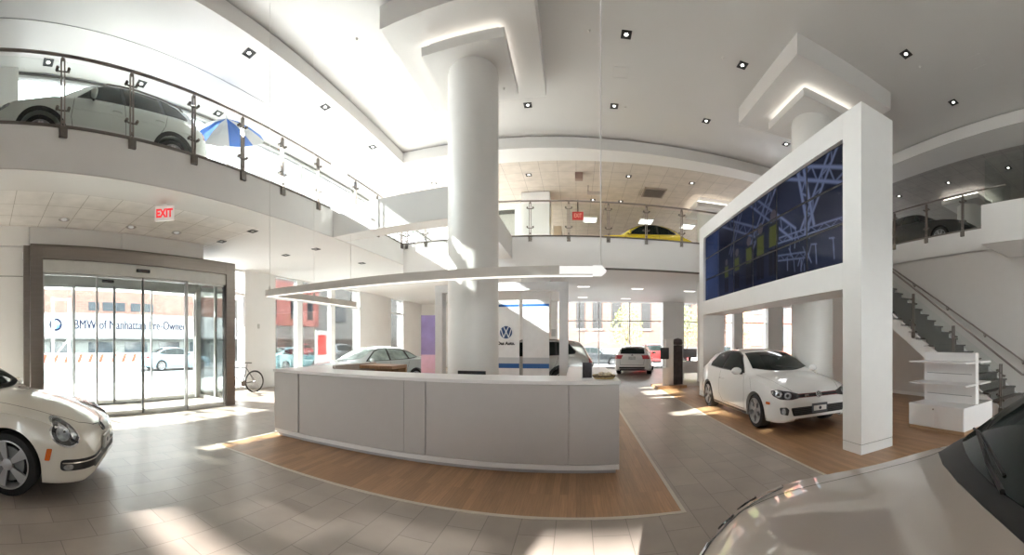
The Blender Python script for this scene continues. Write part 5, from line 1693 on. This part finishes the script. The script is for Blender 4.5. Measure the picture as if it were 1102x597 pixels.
# ================================================================== THINGS BY THE ENTRANCE AND UPSTAIRS
def bicycle():
    t = thing('bicycle', 'black bicycle leaning beside the white entrance pier', 'bicycle', (-9.35, 7.55, 0), radians(-99))
    # local x along the bike (front at +x), z up
    R = .335
    W = pbr('bike_tyre', (.02, .02, .02), .8)
    for x, nm in ((-.52, 'rear_wheel'), (.53, 'front_wheel')):
        m = MB(); m.tube([(x + R * cos(2 * pi * k / 36), 0, R + R * sin(2 * pi * k / 36)) for k in range(36)], .026, 8, closed=True); w = m.build(nm, W, t, local=True, smooth=60)
        m = MB(); m.tube([(x + (R - .02) * cos(2 * pi * k / 36), 0, R + (R - .02) * sin(2 * pi * k / 36)) for k in range(36)], .009, 6, closed=True)
        for k in range(14):
            a = 2 * pi * k / 14
            m.cyl((x, .02 if k % 2 else -.02, R), (x + (R - .02) * cos(a), 0, R + (R - .02) * sin(a)), .0015, n=5)
        m.cyl((x, -.05, R), (x, .05, R), .02, n=10)
        m.build('rim_and_spokes', M_STEEL, w, local=True)
    F = pbr('bike_paint', (.03, .03, .035), .3, coat=.6)
    bb, st, hd, hb = (-.08, 0, .29), (-.22, 0, .78), (.36, 0, .82), (.40, 0, .68)
    m = MB()
    for a, b, r in ((bb, st, .018), (bb, hb, .022), (st, hd, .018), (hd, hb, .022), (bb, (-.52, .05, R), .01), (bb, (-.52, -.05, R), .01), (st, (-.52, .05, R), .009), (st, (-.52, -.05, R), .009), (hb, (.53, .05, R), .013), (hb, (.53, -.05, R), .013)):
        m.cyl(a, b, r, n=10)
    m.build('frame', F, t, local=True)
    m = MB(); m.cyl(st, (-.245, 0, .92), .013, n=8); m.loft([[(-.38, -.07, .93), (-.38, .07, .93), (-.38, .05, .96), (-.38, -.05, .96)], [(-.24, -.05, .935), (-.24, .05, .935), (-.24, .04, .965), (-.24, -.04, .965)], [(-.10, -.015, .935), (-.10, .015, .935), (-.10, .012, .955), (-.10, -.012, .955)]], cap0=True, cap1=True); m.build('saddle', M_BLACK, t, local=True)
    m = MB(); m.cyl(hd, (.335, 0, .93), .015, n=8); m.tube([(.30, -.30, .96), (.34, -.1, .94), (.34, .1, .94), (.30, .30, .96)], .013, 8); m.build('handlebar', M_BLACK, t, local=True)
    m = MB(); m.lathe([(.09, .04), (.095, .045), (.09, .05)], (-.08, 0, .29), 'Y', 24); m.tube([(-.08, .06, .29), (.06, .06, .20)], .01, 6); m.tube([(-.08, -.06, .29), (-.22, -.06, .38)], .01, 6); m.box(.02, .10, .06, .14, .185, .205); m.box(-.26, -.18, -.14, -.06, .37, .39); m.build('crankset', M_STEELD, t, local=True)
    return t
bicycle()

t = thing('beach_umbrella', 'blue and white striped umbrella upstairs behind the silver car', 'umbrella', (-6.95, 5.1, Z2))
ap = Vector((-6.85, 5.12, 6.70))
axv = Vector((.55, -.35, .76)).normalized()
uu = axv.orthogonal().normalized(); vv = axv.cross(uu)
M_UB = pbr('canopy_blue', (.05, .20, .70), .7); M_UW = pbr('canopy_white', (.80, .82, .85), .7)
m = MB(); n8 = 10
ctr = [m.bm.verts.new(ap)]
rings = []
for q in (.33, .66, 1.0):
    ring = []
    for k in range(n8 * 2):
        a = pi * k / n8
        r = .92 * q * (1 if k % 2 == 0 else .97)
        ring.append(m.bm.verts.new(ap - axv * (.36 * q ** 1.5 + (.0 if k % 2 == 0 else .02)) + (uu * cos(a) + vv * sin(a)) * r))
    rings.append(ring)
N = n8 * 2
for k in range(N):
    m.mi = (k // 2) % 2
    m.f([ctr[0], rings[0][k], rings[0][(k + 1) % N]])
    for a, b in zip(rings[:-1], rings[1:]):
        m.f([a[k], b[k], b[(k + 1) % N], a[(k + 1) % N]])
o = m.build('canopy', [M_UB, M_UW], t); md = o.modifiers.new('thick', 'SOLIDIFY'); md.thickness = .004
m = MB(); m.cyl(ap + axv * .06, ap - axv * .75, .014, n=10); e = ap - axv * .75; m.cyl(e, (e.x, e.y, Z2 + .06), .017, n=10); m.build('pole', M_WHITE, t)
m = MB(); m.lathe([(.02, Z2), (.22, Z2), (.22, Z2 + .05), (.05, Z2 + .08), (.03, Z2 + .2)], (e.x, e.y, 0), n=24); m.build('base', M_WHITE, t)

# ================================================================== OUTSIDE
m = MB(); m.box(-14.5, -10.2, -20, 60, -.16, -.04); m.build('sidewalk_left', M_CONC, kind='structure')
m = MB(); m.box(-200, -14.5, -60, 120, -.3, -.18); m.box(-14.5, 120, 26.6, 120, -.3, -.18); m.box(-14.5, 120, -60, -6.2, -.3, -.18); m.build('ground', M_ASPH, kind='structure')
m = MB(); m.box(-14.5, 60, YF + .25, 26.6, -.16, -.04); m.build('sidewalk_far', M_CONC, kind='structure')

M_BRICKP = grid_mat('pale_brick_left', (.24, .125, .10), (.20, .16, .14), .5, .16, .012, rough=.9, plane='yz', var=.15)
M_BRICKF = grid_mat('pale_brick_far', (.155, .098, .08), (.14, .115, .10), .5, .16, .012, rough=.9, plane='xz', var=.1)
M_PALE = pbr('pale_render', (.34, .33, .31), .8, var=.04)
M_DKWIN = pbr('dark_window', (.05, .06, .07), .15, coat=.5)
XB = -27.0
t = thing('brick_building', 'pale brick building across the street behind the entrance doors', 'building', (XB - 3, 9, 0))
m = MB(); m.box(XB - 6, XB, -25, 21, -.18, 7.2); m.build('brick_wall', M_BRICKP, t)
m = MB(); m.box(XB - .01, XB + .05, -25, 21, -.18, 1.9); m.build('ground_storey', pbr('shopfront_grey', (.20, .21, .20), .7, var=.1), t)
m = MB(); m.box(XB - 6.1, XB + .15, -25, 21, 7.2, 7.5); m.build('cornice', M_PALE, t)
for x in (101, 116, 129, 146, 160):
    y = on_x(x, 338, XB).y
    m = MB(); m.box(XB - .1, XB + .03, y - .42, y + .42, 3.95, 4.6); m.build('window', M_DKWIN, t)
for k in range(9):
    y = -4 + 2.9 * k
    m = MB(); m.box(XB - .1, XB + .08, y, y + 1.9, .2, 1.6); m.build('shop_window', M_DKWIN, t)
m = MB()
t2 = thing('shop_sign', 'long white shop sign with blue lettering across the street', 'sign', (XB + .3, 8, 2))
m.box(XB + .16, XB + .34, -20, 21, 2.0, 3.72); m.build('sign_board', pbr('sign_board_white', (.42, .42, .42), .5), t2)
m = MB(); m.box(XB + .16, XB + .5, -20, 21, 1.84, 2.0); m.build('sign_ledge', pbr('ledge_grey', (.25, .25, .25), .6), t2)
ya, yb_ = on_x(80, 350, XB + .35).y, on_x(196, 350, XB + .35).y
M_NAVY = pbr('sign_navy', (.012, .016, .04), .8, spec=.1)
tx = text_mesh('sign_lettering', 'BMW of Manhattan Pre-Owned', .98, M_NAVY, t2, face_matrix(Vector((XB + .35, on_x(79, 350, XB + .35).y, 2.86)), (0, 1, 0), (0, 0, 1)), bold=0, align='LEFT', squash=.74)
text_mesh('sign_lettering', 'BMW of Manhattan Pre-Owned', .98, M_NAVY, t2, face_matrix(Vector((XB + .352, on_x(79, 350, XB + .35).y + .035, 2.86)), (0, 1, 0), (0, 0, 1)), bold=0, align='LEFT', squash=.74)
yc_ = on_x(60, 350, XB + .35).y
c0 = Vector((XB + .35, yc_, 2.86))
m = MB(); m.lathe([(.01, 0), (.46, 0), (.46, .03), (.01, .03)], c0, 'X', 32); em = m.build('sign_roundel', M_NAVY, t2)
m = MB()
m.mi = 0
for q in range(4):
    m.mi = q % 2
    pts = [c0 + Vector((.035, 0, 0))] + [c0 + Vector((.035, .29 * cos(pi / 2 * q + pi / 2 * j / 8), .29 * sin(pi / 2 * q + pi / 2 * j / 8))) for j in range(9)]
    m.poly(pts)
m.build('roundel_quarters', [pbr('roundel_white', (.8, .8, .8), .4), pbr('roundel_blue', (.08, .32, .70), .4)], em)
# red fronted building further along
t = thing('red_building', 'red and grey fronted building seen through the left windows', 'building', (XB - 3, 38, 0))
m = MB(); m.box(XB - 6, XB, 21.6, 75, -.18, 11); m.build('facade', M_PALE, t)
m = MB(); m.box(XB - .05, XB + .12, 23, 33, 3.3, 7.8); m.build('red_cladding', pbr('red_cladding', (.55, .20, .17), .6, var=.08), t)
m = MB(); m.box(XB - .05, XB + .1, 22, 60, -.1, 1.9); m.build('shopfront', pbr('shopfront_dark', (.16, .13, .11), .6, var=.3, scale=2), t)
for y, w in ((25.2, 1.1), (28.4, 1.1), (31, .9), (36, 2.2), (41, 2.2), (46, 2.4)):
    m = MB(); m.box(XB - .05, XB + .18, y, y + w, 4.0, 6.6); m.build('window', M_DKWIN, t)
t = thing('street_sign', 'red poster board on the pavement outside the left windows', 'sign', (-13.2, 17.4, 0))
p = on_x(346, 367, -13.2)
m = MB(); m.box(-13.25, -13.15, p.y - .5, p.y + .5, .2, 2.25); m.build('sign_frame', M_WHITE, t)
m = MB(); m.box(-13.16, -13.13, p.y - .36, p.y + .36, .9, 2.0); m.build('poster', pbr('poster_red', (.65, .07, .06), .5), t)
# barriers with orange stripes
M_BAR = pbr('barrier_white', (.72, .71, .69), .6, var=.05); M_ORG = pbr('barrier_orange', (.42, .06, .02), .6)
for k in range(6):
    y = 1.2 + 2.4 * k
    t = thing('road_barrier', 'white road barrier with orange stripes, %s in the row behind the entrance doors' % ['leftmost', 'second from left', 'third from left', 'third from right', 'second from right', 'rightmost'][k], 'barrier', (-24.5, y + 1.1, -.18), group='striped road barriers across the street')
    m = MB(); m.prism_y([(-24.8, -.18), (-24.2, -.18), (-24.3, .2), (-24.4, .86), (-24.6, .86), (-24.7, .2)], y, y + 2.3); m.build('barrier_body', M_BAR, t)
    for q in (.3, 1.05, 1.8):
        m = MB(); a = y + q
        P = [(-24.385, a, .80), (-24.385, a + .22, .80), (-24.285, a - .02, .24), (-24.285, a - .24, .24)]
        m.loft([P, [(x - .03, yy, zz) for x, yy, zz in P]], cap0=True, cap1=True); m.build('stripe', M_ORG, t)
m = MB(); m.box(-11.7, -10.22, -.5, 9.2, 3.28, 3.4); m.build('canopy_slab', M_CONC, kind='structure')      # unseen slab added to keep the sun off the entrance floor
# scaffold standards on the pavement
t = thing('scaffold', 'white pipe scaffold frame on the pavement outside entrance', 'scaffold', (-12, 3, 0))
for x in (57, 74.5):
    p = on_x(x, 380, -12)
    m = MB(); m.cyl((-12, p.y, -.04), (-12, p.y, 3.05), .05, n=10); m.build('post', M_WHITE, t)
a, b = on_x(55, 380, -12).y, on_x(76, 380, -12).y
for z in (3.0, 1.9):
    m = MB(); m.cyl((-12, a, z), (-12, b, z), .03, n=8); m.build('crossbar', M_WHITE, t)
m = MB(); m.cyl((-12, a, 1.0), (-12, b, 1.8), .025, n=8); m.build('brace', M_WHITE, t)

# far side: church-like brick building, tree, parked cars
t = thing('church_building', 'pink brick building with tall grey lattice windows outside', 'building', (5, 44, 0))
YC = 40.0
m = MB(); m.box(-14, 40, YC, YC + 8, -.18, 9.5); m.build('brick_wall', M_BRICKF, t)
m = MB(); m.box(-14, 40, YC - .12, YC, -.18, .9); m.build('plinth', M_PALE, t)
M_LAT = grid_mat('lattice_window', (.014, .014, .016), (.05, .048, .046), .22, .22, .035, rough=.4, offset=0, plane='xz', var=.2)
for x in (624.5, 642.5, 663, 695, 739, 775, 812):
    p = on_y(x, 340, YC)
    m = MB(); w = .95 if x > 640 else .85
    m.prism_y([(p.x - w / 2 * 1.0, 3.0), (p.x + w / 2, 3.0), (p.x + w / 2, 6.2), (p.x + w * .36, 6.7), (p.x, 6.95), (p.x - w * .36, 6.7), (p.x - w / 2, 6.2)], YC - .06, YC + .02)
    wn = m.build('window', M_LAT, t)
    m = MB(); m.box(p.x - w / 2 - .1, p.x + w / 2 + .1, YC - .14, YC, 2.85, 3.0); m.build('sill', M_PALE, wn)
t = thing('red_house', 'red brick house beyond the right-hand far windows', 'building', (18, 50, 0))
m = MB(); m.box(16, 40, 34, 37.9, -.18, 9); m.build('brick_wall', grid_mat('red_brick', (.40, .10, .07), (.4, .3, .25), .5, .16, .012, rough=.9, plane='xz'), t)
for x in (17, 20, 23):
    for z in (1.2, 4.4):
        m = MB(); m.box(x, x + 1.3, 33.93, 34.02, z, z + 2); m.build('window', M_DKWIN, t)


def tree(label, x, y, h, r, seed, mat):
    rd = random.Random(seed)
    t = thing('street_tree', label, 'tree', (x, y, -.1), group='street trees')
    m = MB(); m.tube([(x, y, -.2), (x + .05, y, h * .4), (x, y, h * .75)], [.11, .08, .03], 8)
    for k in range(8):
        a = rd.random() * 6.28; z0 = h * rd.uniform(.3, .6)
        m.tube([(x, y, z0), (x + r * .6 * cos(a), y + r * .6 * sin(a), z0 + h * .25)], [.035, .01], 6)
    m.build('trunk', pbr('bark', (.16, .12, .09), .9, var=.3), t)
    m = MB()
    for k in range(800):
        while True:
            v = Vector((rd.uniform(-1, 1), rd.uniform(-1, 1), rd.uniform(-1, 1)))
            if v.length < 1: break
        v = v.normalized() * v.length ** .6
        p = Vector((x, y, h * .62)) + Vector((v.x * r * (1 - .3 * v.z), v.y * r * (1 - .3 * v.z), v.z * h * .36))
        a = Vector((rd.uniform(-1, 1), rd.uniform(-1, 1), rd.uniform(-1, 1))).normalized(); b = a.orthogonal().normalized()
        s = rd.uniform(.06, .11)
        m.poly([p + a * s, p + b * s * .6, p - a * s, p - b * s * .6])
    m.build('foliage', mat, t, fixn=False)
    return t
M_LEAF = pbr('spring_leaves', (.24, .27, .08), .6, var=.35, scale=3)
tree('yellow-green tree before the brick building, behind the white estate car', 4.2, 30.8, 4.9, 1.35, 3, M_LEAF)
tree('yellow-green tree seen in the narrow window beside the white pier', 9.3, 30.8, 4.8, 1.2, 5, M_LEAF)
tree('yellow-green tree glimpsed under the video wall portal', 14.7, 30.8, 5.0, 1.3, 8, M_LEAF)

# parked and passing cars, plainer than the show cars
def street_car(name, label, sp, dress, loc, head, p):
    c = Car(name, label, 'car', sp, loc, head, p, group='cars on the street', wheel='multi')
    dress(c)
    return c
street_car('sedan', 'pale blue sedan passing outside the entrance doors', SEDAN, sedan, (-21.5, 11.8, -.18), pi / 2, paint('skyblue', (.30, .45, .55), .3))
street_car('sedan', 'teal sedan parked outside the left windows', SEDAN, sedan, (-16.6, 17.5, -.18), pi / 2, paint('teal', (.20, .42, .45), .3))
street_car('compact_suv', 'grey SUV parked outside the left windows, beyond the teal sedan', TIGUAN, lambda c: tiguan(c, full=False), (-16.6, 23.2, -.18), pi / 2, paint('midgrey', (.25, .27, .28), .3))
street_car('sedan', 'dark sedan parked outside the far window, behind the estate car', SEDAN, sedan, (1.2, 28.0, -.18), 0, paint('darkgrey', (.05, .055, .06), .2))
street_car('compact_suv', 'red SUV parked outside the far window, behind the estate car', TIGUAN, lambda c: tiguan(c, full=False), (6.5, 28.2, -.18), 0, paint('red', (.45, .03, .03), .1))
street_car('sedan', 'white sedan parked outside, left in the far window', SEDAN, sedan, (-.4, 25.3 + 2.7, -.18), 0, paint('white', (.8, .8, .79))) if False else None
street_car('hatchback', 'black hatchback outside, seen above the white hatchback roof', GOLF, golf, (12.0, 28.0, -.18), 0, paint('black', (.012, .012, .014)))
# ================================================================== LIGHT AND CAMERA
SC.view_settings.view_transform = 'Standard'
SC.view_settings.look = 'None'
SC.view_settings.gamma = 1
SC.view_settings.use_curve_mapping = False
SC.view_settings.exposure = EXPO = 0.1
SC.cycles.use_denoising = True
SC.cycles.max_bounces = 12
SC.cycles.diffuse_bounces = 6
SC.cycles.glossy_bounces = 4
SC.cycles.transparent_max_bounces = 24
SC.cycles.sample_clamp_indirect = 8
SC.cycles.caustics_reflective = False
SC.cycles.caustics_refractive = False
w = bpy.data.worlds.new('sky'); SC.world = w
w.use_nodes = True
nt = w.node_tree; nt.nodes.clear()
out = nt.nodes.new('ShaderNodeOutputWorld'); bg = nt.nodes.new('ShaderNodeBackground')
tc = nt.nodes.new('ShaderNodeTexCoord'); sx = nt.nodes.new('ShaderNodeSeparateXYZ'); rp = nt.nodes.new('ShaderNodeValToRGB')
nt.links.new(tc.outputs['Generated'], sx.inputs[0]); nt.links.new(sx.outputs['Z'], rp.inputs['Fac'])
rp.color_ramp.elements[0].color = (.99, .985, 1, 1); rp.color_ramp.elements[1].color = (.90, .94, 1, 1); rp.color_ramp.elements[1].position = .7
nt.links.new(rp.outputs['Color'], bg.inputs['Color']); bg.inputs['Strength'].default_value = SKY = 12.5
nt.links.new(bg.outputs[0], out.inputs[0])


def sun(az, el, strength, name='sun'):
    """az: direction the light travels, degrees right of +Y"""
    l = bpy.data.lights.new('sun', 'SUN'); l.energy = strength; l.angle = radians(.8); l.color = (1, .97, .93)
    o = bpy.data.objects.new(name, l); COL.objects.link(o)
    d = Vector((sin(radians(az)) * cos(radians(el)), cos(radians(az)) * cos(radians(el)), -sin(radians(el))))
    o.rotation_euler = d.to_track_quat('-Z', 'Y').to_euler()
    o.location = (-20, -20, 20)
sun(67, 30.4, 38)


def patch_beam(c, az, el, dist, e, half):
    """sunlight thrown back by a window pane across the street: a far, narrow beam into the back wall's slots"""
    d = Vector((sin(radians(az)) * cos(radians(el)), cos(radians(az)) * cos(radians(el)), -sin(radians(el))))
    l = bpy.data.lights.new('window_glint', 'SPOT'); l.energy = e * 4 * pi * dist * dist; l.spot_size = 2 * atan2(half, dist); l.spot_blend = .05
    l.shadow_soft_size = dist * .006; l.color = (1, .97, .93)
    o = bpy.data.objects.new('window_glint', l); COL.objects.link(o); o.location = Vector(c) - d * dist
    o.rotation_euler = d.to_track_quat('-Z', 'Y').to_euler()
patch_beam((-3.0, -6, 1.83), 14, 12, 110, 75, 2.3)


def portal(c, sx_, sy_, d):
    """sampling guide for the daylight in a window opening"""
    l = bpy.data.lights.new('daylight_portal', 'AREA'); l.shape = 'RECTANGLE'; l.size = sx_; l.size_y = sy_; l.cycles.is_portal = True
    o = bpy.data.objects.new('daylight_portal', l); COL.objects.link(o); o.location = c
    o.rotation_euler = Vector(d).to_track_quat('-Z', 'Y').to_euler()
portal((XF - .4, 13, 2.1), 15, 4.1, (1, 0, 0))
portal((XO - .2, 3.4, 1.6), 5, 3.4, (1, 0, 0))
portal((XU - .3, 8, 6.2), 28, 3, (1, 0, 0))
portal((6, YF + .4, 2.1), 16, 4.1, (0, -1, 0))


def lamp(p, power, size=.03, col=(1, .93, .86), spot=100):
    l = bpy.data.lights.new('downlight_beam', 'SPOT'); l.energy = power; l.shadow_soft_size = size; l.color = col; l.spot_size = radians(spot); l.spot_blend = .8
    o = bpy.data.objects.new('downlight_beam', l); COL.objects.link(o); o.location = p
for o in [o for o in bpy.data.objects if o.get('category') == 'downlight' and o['lit'] and o.location.x < 9.5]:
    lamp(o.location + Vector((0, 0, -.06)), 60 if o.location.z > 5 else 30)
for o in bpy.data.objects:
    if 'lit' in o:
        del o['lit']

cam = bpy.data.cameras.new('camera'); co = bpy.data.objects.new('camera', cam); COL.objects.link(co)
cam.type = 'PANO'
cam.panorama_type = 'CENTRAL_CYLINDRICAL'
cam.central_cylindrical_radius = 1
half = 1102 / 2 / FOC
cam.central_cylindrical_range_u_min = -half; cam.central_cylindrical_range_u_max = half
cam.central_cylindrical_range_v_min = (HZ - 597) / FOC; cam.central_cylindrical_range_v_max = HZ / FOC
cam.clip_start = .05; cam.clip_end = 500
co.location = (0, 0, EYE)
co.rotation_euler = (pi / 2, 0, (CX - 551) / FOC)
SC.camera = co
